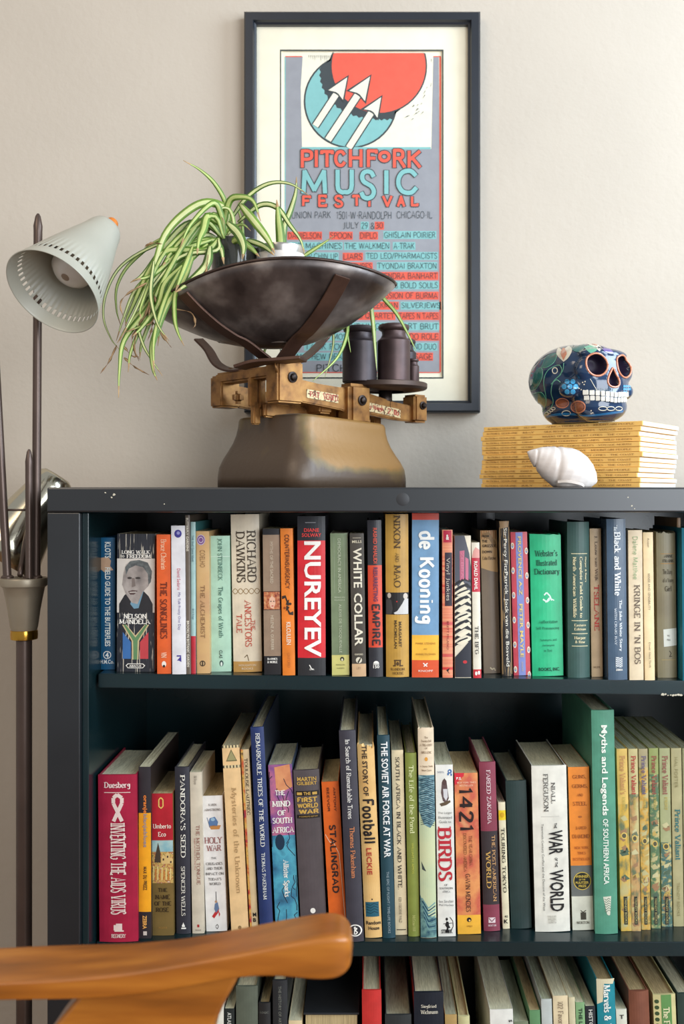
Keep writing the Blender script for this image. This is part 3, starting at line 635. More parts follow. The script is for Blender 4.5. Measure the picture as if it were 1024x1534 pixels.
book(1, (982,1011), (984.5,1013.5), 796, 1015.5, painting([(122,112,88),(138,130,102),(112,104,82)], 14, (1,1,1)), 'olive brown library hardback with a white label under plastic', 'hb', .13, topwear=.004, rough=.22,
 text=[('ANNE',.36,.84,831,835.5,(60,52,36),'r','H'),('FRANK',.3,.9,838,842.5,(60,52,36),'r','H'),('The Diary',.3,.8,853,862,(70,60,42),'r','H'),('of a Young',.3,.85,866,874,(70,60,42),'r','H'),('Girl',.4,.75,878,886,(70,60,42),'r','H'),('92',.5,.62,951,954,(90,90,90),'s','H'),('FRA',.48,.66,957,960,(90,90,90),'s','H')],
 art=mk(lambda a: (a.p([(.3,943),(1,941),(1,967),(.32,969)],(222,226,218)), a.r(.2,.95,829.5,830.3,(170,130,70)), a.r(.2,.95,844,845,(170,130,70)), a.r(.2,.95,988,989,(170,150,100)), a.line([(.6,975),(.7,979),(.6,984),(.75,983)],1.2,(70,60,42),1,30))))
book(1, (1013.5,1019), (1015,1020.5), 776, 1013, (150,120,90), 'thin brown book, second from the right end of the upper shelf', depth=.12)
book(1, (1020.5,1046), (1022,1048), 792, 1021, (26,110,130), 'teal blue hardback cut by the right edge of the picture', 'hb', .15)
# ---- middle shelf, left to right
def a_rib(a):
    c = (226,204,194); a.r(.16,.84,1187.5,1188.5,c)
    a.line([(.4,1231),(.62,1204),(.62,1196),(.5,1191),(.4,1196),(.4,1204),(.62,1231)], 5.5, c, 1, 58)
    a.e(.5,1192.5,.1,2.5,c); a.r(.44,.6,1384,1394,c); a.r(.38,.5,1386,1394,c); a.r(.4,.64,1394,1396,c)
book(2, (146.5,205), (148.5,207.5), 1161.7, 1411.5, (164,30,60), 'thick crimson hardback with a white looped ribbon', 'hb', .158, bulge=.0025,
 text=[('Duesberg',.16,.84,1172,1183,(236,212,206),'R','H'),('INVENTING THE AIDS VIRUS',.3,.72,1233,1370,(226,204,194),'R','D'),('REGNERY',.32,.7,1399,1405,(226,204,194),'R','H')], art=mk(a_rib), side=(120,24,46))
book(2, (207.5,225.5), (208,226.5), 1149, 1406, (48,44,48), 'large black and yellow paperback beside the crimson one', depth=.22, bands=[(1218,1366,(240,166,36))], side=(50,40,36),
 text=[('oranje',.32,.72,1191,1218,(232,130,54),'b','D'),('blanjeblues',.32,.72,1219,1269,(150,140,140),'b','D'),('MAX DU PREEZ',.38,.7,1298,1333,(60,46,36),'F','D'),('ZEBRA',.32,.66,1371,1391,(232,172,90),'b','D')],
 art=mk(lambda a: a.r(.36,.66,1395,1401,(200,190,180))))
def a_rose(a):
    a.r(0,1,1259,1323, painting([(56,72,60),(176,150,84),(206,170,96),(150,70,44),(226,216,180)], 240))
    a.r(0,1,1259,1276, painting([(120,170,180),(180,200,190)], 60), 2)
    a.p([(.15,1285),(.2,1276),(.3,1262),(.4,1276),(.42,1292),(.12,1292)], (70,58,48), 3)
    for x, y in ((.55,1280),(.75,1276),(.9,1284)): a.p([(x-.1,1294),(x-.1,y+4),(x,y),(x+.1,y+4),(x+.1,1294)], (214,180,116), 3); a.r(x-.04,x+.03,y+6,y+9,(70,50,40),4)
    a.line([(.35,1208),(.35,1198),(.45,1195),(.55,1198),(.55,1208),(.45,1211),(.35,1208)], 1.6, (226,190,100), 1, 30)
    for k in range(9): a.r(.05+.1*k,.1+.1*k,1297+(k*5) % 9,1318,(196,120,54) if k % 2 else (226,200,130),4)
book(2, (227,258), (228,261), 1189, 1401.5, (118,96,52), 'paperback in red above and olive below with a painted townscape', depth=.125, bands=[(1189,1259,(178,34,46))], pages='o',
 text=[('Umberto',.06,.92,1234,1241,(238,222,206),'r','H'),('Eco',.3,.68,1246,1253,(238,222,206),'r','H'),('THE',.28,.72,1330,1336,(58,44,26),'R','H'),('NAME',.14,.84,1340,1347,(58,44,26),'R','H'),('OF THE',.1,.9,1350,1356.5,(58,44,26),'R','H'),('ROSE',.16,.78,1359,1366,(58,44,26),'R','H'),('PICADOR',.3,.7,1388,1391,(160,120,60),'s','H')], art=mk(a_rose))
book(2, (261,284), (264.5,285.5), 1149, 1398.5, (50,50,58), 'charcoal hardback with widely spaced white capitals', 'hb', .155,
 text=[("PANDORA'S SEED",.38,.72,1160,1284,(226,222,208),'r','D'),('SPENCER WELLS',.38,.66,1297,1371,(214,210,196),'r','D')],
 art=mk(lambda a: (a.p([(.4,1388),(.5,1381),(.62,1388)],W), a.r(.36,.68,1389,1391,W), a.e(.5,1386,.1,2,W))))
book(2, (284,302), (288,306), 1157, 1398.5, (208,196,174), 'narrow stone grey paperback with thin red lettering', depth=.13,
 text=[('Bill Bryson',.3,.6,1162,1175,(140,130,116),'r','D'),('THE MOTHER TONGUE',.46,.76,1236,1325,(150,104,90),'r','D'),('English and How It Got That Way',.26,.4,1256,1303,(176,90,84),'s','D'),('PENGUIN',.28,.74,1392,1394,(120,90,80),'s','H')], art=mk(lambda a: a.r(.42,.6,1385,1389,(170,50,50))))
def a_holy(a):
    a.p([(.28,1234),(.35,1226),(.6,1224),(.75,1232),(.7,1238),(.35,1238)],(90,120,160)); a.p([(.3,1237),(.88,1237),(.8,1243),(.4,1243)],(190,130,70)); a.line([(.22,1225),(.3,1234),(.34,1240)],1,(90,110,140),1,32); a.e(.5,1228,.1,2.5,(150,180,200),2)
    a.line([(.53,1336),(.53,1352)],1,(50,50,60),1,32); a.p([(.46,1354),(.6,1352),(.66,1362),(.5,1368),(.42,1362)],(100,120,150)); a.p([(.46,1366),(.66,1362),(.6,1368),(.4,1376),(.3,1373)],(190,50,50)); a.p([(.62,1364),(.7,1370),(.64,1374)],(190,50,50)); a.e(.52,1351,.06,2,(180,140,110),2)
    a.line([(.46,1388),(.54,1385),(.6,1388),(.54,1392),(.46,1389)],.9,(90,80,80),1,32)
book(2, (302,333), (308.5,340.5), 1192.6, 1395.5, (232,228,222), 'short white paperback with tiny figures and red capitals', depth=.13, pages='o',
 text=[('KAREN',.32,.7,1204,1207.5,(110,100,96),'r','H'),('ARMSTRONG',.1,.9,1211.5,1215,(110,100,96),'r','H'),('HOLY',.06,.94,1254,1264,(150,90,86),'r','H'),('WAR',.14,.88,1266,1275,(150,90,86),'r','H'),('THE',.36,.62,1284,1287,(90,86,84),'r','H'),('CRUSADES',.1,.9,1292,1296,(90,86,84),'r','H'),('AND THEIR',.1,.9,1299,1303,(90,86,84),'r','H'),('IMPACT ON',.06,.94,1307,1311,(90,86,84),'r','H'),("TODAY'S",.18,.82,1315,1319,(90,86,84),'r','H'),('WORLD',.22,.78,1322,1326,(90,86,84),'r','H')], art=mk(a_holy))
def a_myst(a):
    a.r(0,1,1117,1121,(70,64,54)); a.r(0,1,1147,1151,(70,64,54))
    for k in range(5): a.r(.08+.19*k,.2+.19*k,1117,1121,(214,196,150),2); a.r(.08+.19*k,.2+.19*k,1147,1151,(214,196,150),2)
    a.p([(.2,1141),(.52,1123),(.84,1141)],(110,104,70)); a.p([(.26,1139.5),(.52,1125.5),(.78,1139.5)],(158,150,104),2); a.e(.5,1390,.1,3,(140,110,70))
book(2, (332.5,358), (346,373), 1118, 1399, (234,196,142), 'peach hardback with a grey triangle between two chequered lines', 'pb', .23,
 text=[('Mysteries of the Unknown',.36,.72,1180,1338,(176,142,96),'r','D')], art=mk(a_myst))
def a_toul(a):
    a.p([(0,1123),(.28,1123),(.24,1400),(0,1400)], painting([(60,80,110),(196,60,50),(226,180,90),(70,50,46)], 70))
book(2, (360,373), (375,387), 1123, 1399, (222,196,152), 'narrow cream paperback with a bright painted left edge', depth=.22,
 text=[('TOULOUSE-LAUTREC',.4,.78,1136,1221,(70,58,46),'r','D'),('M',.45,.85,1367,1373,K,'b','H'),('B',.45,.8,1375,1381,K,'b','H')], art=mk(a_toul))
book(2, (374,395.5), (390,409), 1089.6, 1402, (40,56,102), 'tall navy blue hardback with white capitals', 'hb', .25,
 text=[('REMARKABLE TREES OF THE WORLD',.36,.7,1098,1268,(222,222,214),'r','D'),('THOMAS PAKENHAM',.38,.66,1277,1347,(214,216,210),'r','D')], side=(46,52,62))
def a_mind(a):
    a.r(0,1,1146,1400, painting([(70,96,120),(128,80,140),(190,110,140),(90,80,120)], 26))
    a.r(0,1,1252,1400, painting([(40,66,90),(60,126,156),(84,170,190),(44,80,110)], 30), 2)
    a.p([(.25,1150),(.9,1146),(.98,1180),(.6,1186),(.3,1186)], painting([(206,130,90),(226,160,110)], 60), 2)
    rr = random.Random(2)
    for k in range(16):
        x, y = rr.random(), rr.uniform(1150,1380); pts = [(x,y)]
        for i in range(4): x += rr.uniform(-.16,.16); y += rr.uniform(3,12); pts.append((min(.98,max(.02,x)),y))
        a.line(pts, 1.1, (40,44,60), 3, 36)
    a.e(.35,1262,.2,12,(30,52,72),3)
book(2, (401.5,437), (412.5,449), 1146, 1398, (90,110,140), 'paperback in mottled pink, violet and teal', depth=.13,
 text=[('THE',.24,.66,1184,1192,W,'R','H'),('MIND',.08,.86,1200,1209,W,'R','H'),('OF',.3,.66,1214,1222,W,'R','H'),('SOUTH',.08,.92,1225,1234,W,'R','H'),('AFRICA',.04,.98,1239,1248,W,'R','H'),('Allister Sparks',.4,.68,1288,1344,(232,230,220),'R','D')], art=mk(a_mind))
G1 = (206,166,84)
book(2, (439,477.5), (450.5,490.5), 1154, 1400, (88,80,82), 'thick grey-brown hardback with gold block capitals on black', 'hb', .15, bulge=.003,
 text=[('MARTIN',.14,.88,1164,1170,G1,'b','H'),('GILBERT',.12,.9,1171,1176,G1,'b','H'),('THE',.36,.64,1186.5,1191,G1,'b','H'),('FIRST',.1,.88,1194,1202,G1,'B','H'),('WORLD',.1,.9,1203,1210.5,G1,'B','H'),('WAR',.14,.92,1211.5,1219,G1,'B','H'),('A COMPLETE HISTORY',.14,.88,1222,1224,G1,'s','H')],
 art=mk(lambda a: (a.r(.06,.95,1185,1192.5,(34,30,30)), a.r(.06,.95,1220.5,1226,(34,30,30)), a.r(.1,.3,1187,1191,G1,2), a.r(.7,.88,1187,1191,G1,2), a.e(.5,1364,.1,4,W))))
book(2, (481,507), (494,520), 1171.6, 1403, (224,104,38), 'creased orange paperback with dark condensed capitals', depth=.13, pages='o',
 text=[('ANTONY',.66,.8,1180,1216,(110,50,26),'F','D'),('BEEVOR',.28,.42,1180,1216,(110,50,26),'F','D'),('STALINGRAD',.3,.7,1236,1338,(48,36,34),'F','D')],
 art=mk(lambda a: a.line([(.05,1250),(.3,1262),(.5,1262),(.8,1280),(.85,1310),(.9,1350),(.95,1390)],.9,(240,206,176),1,27)))
book(2, (506.5,533), (520.5,544.5), 1095, 1411, (62,60,68), 'tall charcoal hardback with white and orange lettering', 'hb', .25,
 text=[('In Search of Remarkable Trees',.34,.64,1108,1227,(226,222,214),'r','D'),('Thomas Pakenham',.4,.7,1239,1315,(204,128,84),'r','D')],
 art=mk(lambda a: (a.e(.5,1394,.42,9,W), a.e(.5,1394,.34,7.4,(44,42,48),2), a.line([(.5,1388),(.44,1400)],1.4,W,3,24), a.line([(.42,1390),(.62,1391),(.5,1394),(.64,1397),(.5,1400)],1.6,W,3,24))))
book(2, (534.5,560), (546.5,572.5), 1114, 1404.6, painting([(214,168,100),(226,184,118),(204,154,88)], 16), 'tan hardback with a frayed head and heavy black and red lettering', 'hb', .22, topwear=.008,
 text=[('THE STORY OF',.26,.56,1116,1192,(60,48,40),'b','D'),('Football',.14,.86,1197,1263,(40,34,32),'F','D'),('LECKIE',.28,.58,1270,1310,(176,64,48),'b','D'),('Random',.1,.96,1379,1384.5,(50,44,40),'b','H'),('House',.22,.86,1387,1392.5,(50,44,40),'b','H')],
 art=mk(lambda a: (a.r(.1,.88,1351,1373,(40,92,108)), [a.line([(.14,1354+k*4),(.4,1356+k*4),(.6,1353+k*4),(.84,1356+k*4)],.9,(24,56,68),2,25) for k in range(4)], a.e(.5,1347,.04,1.2,K))))
book(2, (564,583.5), (573.5,592), 1101.6, 1405, (38,70,80), 'dark teal hardback with chunky outlined white capitals', 'hb', .22,
 text=[('THE SOVIET AIR FORCE AT WAR',.28,.82,1111,1284,(226,226,222),'b','D'),('THE EPIC OF FLIGHT / TIME-LIFE BOOKS',.42,.62,1305,1397,(150,166,170),'s','D')])
book(2, (585.5,604), (592.5,609.5), 1124, 1400.6, (226,208,170), 'narrow cream paperback with thin black capitals', depth=.20,
 text=[('SOUTH AFRICA IN BLACK AND WHITE.',.32,.66,1134,1332,(60,54,48),'r','D'),('KEN OSBORNE WALD',.34,.58,1344,1382,(120,108,92),'s','D')], art=mk(lambda a: a.r(.1,.9,1392,1393.5,(90,80,66))))
book(2, (606,623.5), (611.5,628.5), 1128, 1402.5, (132,142,66), 'olive green hardback with a slanting cream title', 'hb', .20,
 text=[('The Life of the Pond',.28,.72,1146,1248,(214,216,160),'r','D'),('WILLIAM H. AMOS',.4,.6,1262,1308,(190,186,80),'s','D'),('McGraw-Hill',.36,.64,1370,1394,(180,180,110),'r','D')])
def a_birdp(a):
    a.r(0,1,1161,1404, painting([(206,206,160),(190,200,160),(150,176,150)], 12))
    a.p([(0,1161),(1,1161),(1,1230),(.7,1240),(.3,1235),(0,1215)], painting([(36,60,74),(90,130,140),(160,190,190)], 150, (1,1,3)), 2)
    for k in range(22): a.line([(.1,1168+k*3.2),(.5,1165+k*3.2),(.95,1170+k*3.2)],.8,(30,44,56),3,25)
    for k in range(9): a.line([(.1+.02*k,1345+k*4),(.5,1360+k*4),(.95,1352+k*5)],1.8,(30,70,90) if k % 2 else (110,150,150),3,25)
    a.p([(.1,1290),(.4,1305),(.15,1302)],(60,70,70),3); a.p([(0,1340),(.4,1370),(1,1375),(1,1404),(0,1404)],painting([(30,70,90),(120,160,150)],160),2)
book(2, (624.5,650), (630.5,653), 1089, 1404.5, (228,208,178), 'tall hardback with a cream cap above a blue feather picture', 'hb', .22, side=(120,120,96), topwear=.003,
 text=[('The',.4,.62,1103,1106,(120,90,60),'r','H'),('Prentice-Hall',.2,.84,1108,1111.5,(120,90,60),'r','H'),('A TREASURY',.1,.92,1114,1117.5,(120,90,60),'r','H'),('OF',.42,.6,1119.5,1122,(120,90,60),'r','H'),('BIRD LORE',.2,.84,1125,1128.5,(120,90,60),'r','H'),('A Joyous Study',.1,.92,1146,1149.5,(120,90,60),'r','H'),('Nature Classic',.2,.84,1152,1155,(120,90,60),'r','H')], art=mk(lambda a: (a_birdp(a), a.e(.5,1137,.1,3,(216,150,60)))))
def a_birds(a):
    a.p([(.36,1172),(.5,1166),(.62,1170),(.68,1184),(.74,1196),(.6,1204),(.4,1200),(.3,1188)],(96,78,76)); a.p([(.42,1182),(.66,1182),(.68,1194),(.58,1200),(.44,1194)],(206,204,204),2)
    a.p([(.2,1204),(.8,1199),(.84,1202),(.6,1206),(.3,1208)],(96,80,60),2); a.e(.5,1172,.12,4.5,(84,64,60),2)
    a.e(.82,1156,.12,3.4,(70,110,160)); a.e(.72,1160,.05,2,(70,110,160)); a.e(.9,1161,.05,2,(70,110,160)); a.e(.8,1156,.04,1.2,W,2)
    a.p([(.4,1386),(.48,1380),(.6,1381),(.62,1386),(.7,1390),(.58,1391),(.62,1397),(.4,1397),(.5,1390)],K); a.e(.5,1377,.07,2.4,K); a.line([(.68,1374),(.84,1380),(.86,1388),(.74,1394)],1.2,K,1,28); a.line([(.3,1384),(.8,1383)],1,K,1,28)
book(2, (651.5,678), (656,682.5), 1146, 1403, (228,226,216), 'white paperback with a perched bird and tall red capitals', depth=.14,
 text=[('SASOL',.1,.5,1155,1158,(110,120,140),'s','H'),('The Larger',.1,.92,1216,1220,(120,120,116),'s','H'),('Illustrated',.12,.9,1222.5,1226.5,(120,120,116),'s','H'),('Guide to',.16,.84,1229,1233,(120,120,116),'s','H'),('BIRDS',.06,.86,1238,1320,(184,44,54),'R','D'),('OF',.4,.6,1324,1327,(90,90,90),'r','H'),('SOUTHERN',.12,.88,1329,1332,(90,90,90),'r','H'),('AFRICA',.26,.74,1334,1337,(90,90,90),'r','H'),('Ian Sinclair',.08,.92,1348,1352,(110,110,110),'s','H'),('Phil Hockey',.08,.92,1354,1358,(110,110,110),'s','H'),('STRUIK',.18,.82,1391+1,1398,K,'b','H')], art=mk(a_birds))
def a_1421(a):
    a.p([(0,1158),(.42,1158),(.4,1163),(.2,1168),(.1,1175),(0,1176)],(206,46,60),2)
book(2, (680,715), (685,720.5), 1158.5, 1399.5, painting([(206,120,70),(224,150,90),(196,90,70),(230,190,130)], 22), 'mottled orange-red paperback with brushed black numerals', depth=.13, bands=[(1371,1400,(236,176,60))], side=(150,100,60), pages='o',
 text=[('NEW YORK TIMES',.1,.92,1171,1173.5,(236,200,170),'r','H'),('BESTSELLER',.2,.8,1175.5,1178,(236,200,170),'r','H'),('1421',.16,.8,1180,1244,(40,26,26),'H','D'),('THE YEAR CHINA',.56,.7,1252,1297,(120,70,40),'r','D'),('DISCOVERED AMERICA',.32,.46,1248,1306,(120,70,40),'r','D'),('GAVIN MENZIES',.38,.58,1309,1366,(70,40,36),'r','D'),('1421',.4,.62,1386,1388.5,(120,70,30),'s','H'),('P.S.',.08,.3,1164,1168,W,'b','H')], art=mk(lambda a: (a_1421(a), a.e(.5,1378,.1,3.4,K), a.e(.52,1379,.04,1.6,(236,190,110),2))))
book(2, (716.5,742), (724.5,748.5), 1141.6, 1394.6, (136,62,78), 'maroon hardback with a dark middle panel', 'hb', .155, bands=[(1245,1355,(58,50,52))],
 text=[('FAREED ZAKARIA',.4,.66,1153,1234,(226,206,206),'r','D'),('THE POST-AMERICAN',.62,.84,1251,1350,(196,150,100),'r','D'),('WORLD',.24,.54,1274,1330,(200,160,90),'r','D'),('NORTON',.26,.76,1384,1387,(226,206,206),'r','H')], art=mk(lambda a: (a.r(.3,.72,1374,1382,(226,206,206)), a.line([(.32,1375),(.5,1380),(.7,1375)],1.2,(110,50,64),2,25))))
book(2, (745,757), (753.5,762.5), 1202, 1391.5, (226,216,182), 'slim cream paperback with a yellow block near its top', depth=.12, bands=[(1214,1229,(238,206,40))],
 text=[('TOURING TOKYO',.24,.74,1240,1337,(60,56,48),'r','D'),('K',.2,.8,1377,1383,K,'b','H'),('42',.3,.8,1371,1374,K,'b','H')], art=mk(lambda a: a.e(.5,1221,.3,4,(206,160,30))))
book(2, (757,787), (764.5,797), 1169.5, 1391, (42,60,58), 'plain black-green hardback with no lettering', 'hb', .18, topwear=.001, pages='g')
book(2, (795,848), (801,854), 1147.5, 1395.7, (226,222,208), 'thick off-white hardback with condensed black capitals', 'hb', .16, bulge=.002, side=(70,70,62),
 text=[('NIALL',.54,.66,1172,1204,(90,86,80),'r','D'),('FERGUSON',.32,.46,1159,1216,(90,86,80),'r','D'),('THE',.6,.68,1233,1241,K,'F','D'),('WAR',.44,.84,1244,1280,(36,34,34),'b','D'),('OF THE',.6,.68,1285,1299,K,'F','D'),('WORLD',.44,.84,1303,1365,(36,34,34),'b','D'),('Twentieth-Century Conflict and the Descent of the West',.22,.3,1234,1364,(80,76,70),'s','D'),('THE PENGUIN PRESS',.36,.6,1371,1383,(180,174,160),'s','H')],
 art=mk(lambda a: a.r(.24,.76,1223,1224,(200,196,184))))
book(2, (850,882), (857,889), 1149.5, 1393.6, (232,138,52), 'orange, grey and white paperback with a round award seal', depth=.14, bands=[(1297,1343,(108,112,108)),(1343,1394,(214,214,196))], side=(150,140,110),
 text=[('GUNS,',.2,.84,1161,1167,(150,84,40),'r','H'),('GERMS,',.16,.9,1175,1181,(150,84,40),'r','H'),('AND',.36,.66,1189,1193,(150,84,40),'r','H'),('STEEL',.18,.84,1201,1207,(150,84,40),'r','H'),('JARED',.28,.78,1238,1243,(150,84,40),'r','H'),('DIAMOND',.1,.92,1250,1256,(150,84,40),'r','H'),('NEW YORK',.2,.86,1268,1272,(176,96,44),'r','H'),('TIMES',.32,.72,1276,1280,(176,96,44),'r','H'),('BESTSELLER',.1,.92,1285,1289,(176,96,44),'r','H'),('WINNER',.2,.82,1311,1315,(206,180,80),'b','H'),('OF THE',.36,.66,1316.5,1319,(206,180,80),'b','H'),('PULITZER',.2,.82,1320.5,1324,(206,180,80),'b','H'),('PRIZE',.34,.7,1325.5,1329,(206,180,80),'b','H'),('NORTON',.2,.8,1380,1384,(90,86,70),'r','H')],
 art=mk(lambda a: (a.e(.52,1320,.42,13.5,(206,180,80),1,28), a.e(.52,1320,.38,12.3,(34,40,40),2,28), a.r(.4,.66,1367,1378,(70,66,56)), a.line([(.4,1364),(.52,1367),(.66,1364)],1.2,(70,66,56),1,32), a.e(.5,1224,.1,1.6,(170,96,44)))))
book(2, (884.5,919.5), (891,925), 1064, 1398.7, (84,146,120), 'tallest green hardback on the middle shelf with bold white title', 'hb', .23, bulge=.0025,
 text=[('Myths and Legends',.32,.66,1086,1221,(232,236,222),'b','D'),('OF SOUTHERN AFRICA',.4,.64,1226,1324,(222,228,214),'b','D')],
 art=mk(lambda a: (a.p([(.36,1343),(.72,1342),(.66,1370),(.6,1371),(.52,1369)],(206,206,186)), [a.line([(.42,1346+k*3.5),(.5,1348+k*3.5),(.6,1345+k*3.5),(.68,1347+k*3.5)],1,(110,130,110),2,35) for k in range(6)])))
pv = [((922.5,939),(930,945.5),1122,1395,(214,180,96),'Prince Valiant\'s',(190,140,90),(210,170,70),'comic album with a mustard top, first right of the tall green hardback'),
 ((940.5,954.5),(946,959.5),1122,1394.5,(196,184,130),'Prince Valiant',(176,66,60),(190,150,96),'comic album with red title, second right of the tall green hardback'),
 ((956,969.5),(960.5,974),1122,1392.5,(170,158,120),'Prince Valiant',(110,96,120),(206,160,70),'comic album in violet and gold, third right of the tall green hardback'),
 ((971,985.5),(975.5,989),1121,1390.6,(150,160,96),'Prince Valiant',(150,76,66),(84,120,84),'comic album with a leaf green upper spine, fourth right of the tall green hardback'),
 ((987,1002.5),(990.5,1007),1121,1388,(170,172,126),'Prince Valiant',(150,90,80),(60,110,110),'comic album with a small teal crest, fifth right of the tall green hardback'),
 ((1004.5,1020),(1008.5,1024),1121,1388,(178,170,126),'Prince Valiant',(60,116,116),(178,170,126),'plain khaki comic album with teal title, sixth right of the tall green hardback'),
 ((1021.5,1036),(1025,1040),1121,1388,(150,150,110),'Prince Valiant',(60,116,116),(178,170,126),'comic album cut by the right edge of the picture')]
for i, (xt, xb, yt, yb, c, s, tc, c2, lab) in enumerate(pv):
    def a_pv(a, i=i, c2=c2):
        rr = random.Random(i+20)
        if i == 5: return
        a.r(0,1,(1205,1190,1150,1160,1262)[min(i,4)],1395, painting([(196,186,130),(190,176,120),(c2),(96,112,84),(200,186,130)], 48+i*13, (1,1,.5+i*.2)))
        for k in range(13):
            y = rr.uniform(1225,1385); a.p([(rr.uniform(0,.3),y),(rr.uniform(.4,1),y-4),(rr.uniform(.6,1),y+3),(rr.uniform(.1,.5),y+5)], rr.choice([(190,162,92),(84,104,84),(158,122,88),(200,192,146),(186,178,130)]), 2)
        a.e(.5,1252+i*4,.3,5,(216,186,100),3); a.e(.5,1252+i*4,.2,3.4,(90,86,66),4)
        a.r(.3,.66,1343,1385,(48,50,44),3)
    book(2, xt, xb, yt, yb, c, lab, depth=.22, name='comic_album', grp='comic albums on the middle shelf', pages='g', rough=.5, art=mk(a_pv),
     text=[(s,.24,.78,1132 if i != 5 else 1212,1190 if i != 5 else 1288,tc,'R','D')] + ([('TRENDY BOOKS',.38,.58,1345,1383,(190,180,120),'s','D'),('IN THE DAYS OF',.4,.7,1194,1213,(190,170,90),'b','D')] if i != 5 else [('HAL FOSTER',.3,.6,1134,1180,(150,140,96),'s','D'),('TRENDY BOOKS',.36,.62,1322,1372,(150,140,96),'s','D')]))
# ---- lower shelf, left to right (only tops in view)
def low(xt, yt, col, lab, kind='hb', depth=.15, text=(), pages='w', sh=6, **k):
    return book(3, xt, (xt[0]+sh, xt[1]+sh), yt, 0, col, lab, kind, depth, text=text, pages=pages, **k)
low((240,262), 1500, (60,40,38), 'dark brown hardback behind the chair arm on the lower shelf', sh=0)
low((264,288), 1512, (150,60,50), 'brick red hardback behind the chair arm on the lower shelf', sh=0)
low((290,316), 1490, (90,96,104), 'grey hardback behind the chair arm on the lower shelf', sh=0)
low((318,335), 1491, (226,222,206), 'white paperback just right of the curved chair support', 'pb', .18, sh=0)
low((336,351), 1511, (38,44,42), 'thin dark paperback below the chair arm', 'pb', .20, sh=0, text=[('ATLAS',.3,.7,1516,1534,(200,200,190),'b','D')])
low((353,386), 1477, (92,98,84), 'thick grey-green box file book below the chair arm', 'hb', .10, sh=2, pages='w')
low((387,405), 1502, (40,40,40), 'black hardback with cream pages below the chair arm', 'hb', .16, sh=2, pages='o', text=[('LOGIC',.15,.85,1514,1517,(120,120,110),'s','H')])
low((408,430), 1468, (44,46,48), 'tall charcoal hardback below the tip of the chair arm', sh=2, text=[('THE HISTORY OF ART',.4,.6,1476,1534,(120,120,110),'s','D')])
low((432,452), 1529, (226,204,160), 'cream paperback left of the book lying flat', 'pb', .22, sh=2)
low((541.5,571), 1483, (196,52,48), 'bright red hardback on the lower shelf', sh=3, bulge=.002)
low((576,616), 1520, (48,52,52), 'thick dark grey hardback between the red and the black one', 'hb', .22, sh=3, pages='g')
low((619,664), 1486, (26,32,42), 'black hardback with red inner edge and a two-line white name', 'hb', .19, sh=4, side=(170,48,44), bulge=.002,
    text=[('Siegfried',.24,.76,1504,1510,(214,206,186),'r','H'),('Wichmann',.22,.8,1512,1518,(214,206,186),'r','H')])
low((666,684), 1520, (176,146,92), 'mustard paperback right of the black hardback with red inner edge', 'pb', .22, sh=5, pages='g')
low((685.5,703), 1522, (196,190,140), 'cream-green hardback beside the gap on the lower shelf', 'hb', .22, sh=6, pages='o')
low((733,768), 1512.6, (224,222,212), 'white hardback right of the gap on the lower shelf', 'pb', .23, sh=8, text=[('S A',.8,.95,1528,1540,K,'b','D')])
low((769,791), 1531, (120,130,104), 'short grey-green paperback beside the white hardback', 'pb', .2, sh=8, pages='g')
low((792.5,808.5), 1513.6, (96,140,96), 'narrow light green paperback on the lower shelf', 'pb', .2, sh=8, pages='o')
low((810,826), 1497, (186,192,186), 'pale grey paperback on the lower shelf', 'pb', .2, sh=8, pages='g')
low((827.5,850), 1492, (222,204,166), 'cream paperback with vertical grey lettering on the lower shelf', 'pb', .2, sh=9, text=[('102 Favorite Houses',.3,.66,1500,1570,(130,110,90),'r','D')])
low((851,860.5), 1494, (206,196,160), 'very thin cream booklet on the lower shelf', 'pb', .2, sh=9)
low((861.5,875), 1502, (130,170,120), 'thin mint green paperback with dark lettering', 'pb', .2, sh=9, text=[('THE L',.3,.7,1510,1534,(40,60,44),'b','D')])
low((876,891), 1507.5, (40,44,48), 'thin black paperback beside the teal hardback', 'pb', .2, sh=9, text=[('HISTORY',.3,.7,1512,1550,(200,200,190),'b','D')])
low((892.5,920), 1469, (32,132,144), 'teal hardback with big white lettering and a frayed cream head', 'hb', .19, sh=10, topwear=.004, pages='o', text=[('Marvels & Tales',.34,.74,1474,1560,(230,232,222),'R','D')], art=mk(lambda a: (a.p([(0,1466),(1,1466),(.9,1474),(.4,1473),(.3,1500),(0,1504)],(214,204,170)))))
low((922,938), 1512, (214,214,196), 'short white paperback right of the teal hardback', 'pb', .2, sh=10, text=[('T',.3,.7,1520,1526,K,'b','H')])
low((940.5,971), 1484, (124,76,58), 'brown leatherette hardback with a rounded spine', 'hb', .18, sh=11, bulge=.004, pages='o')
low((977,1011), 1490, (206,196,140), 'patterned hardback with a green centre strip at the lower right', 'hb', .2, sh=12, pages='o', text=[('The F',.4,.7,1508,1534,(220,214,170),'R','D')], art=mk(lambda a: (a.r(.34,.8,1490,1600,(96,140,80)), [a.e(.15,1500+k*9,.1,3,(60,80,50)) for k in range(5)])))
low((1013,1040), 1488, (50,66,60), 'dark flowered hardback cut by the right edge on the lower shelf', 'hb', .2, sh=12)
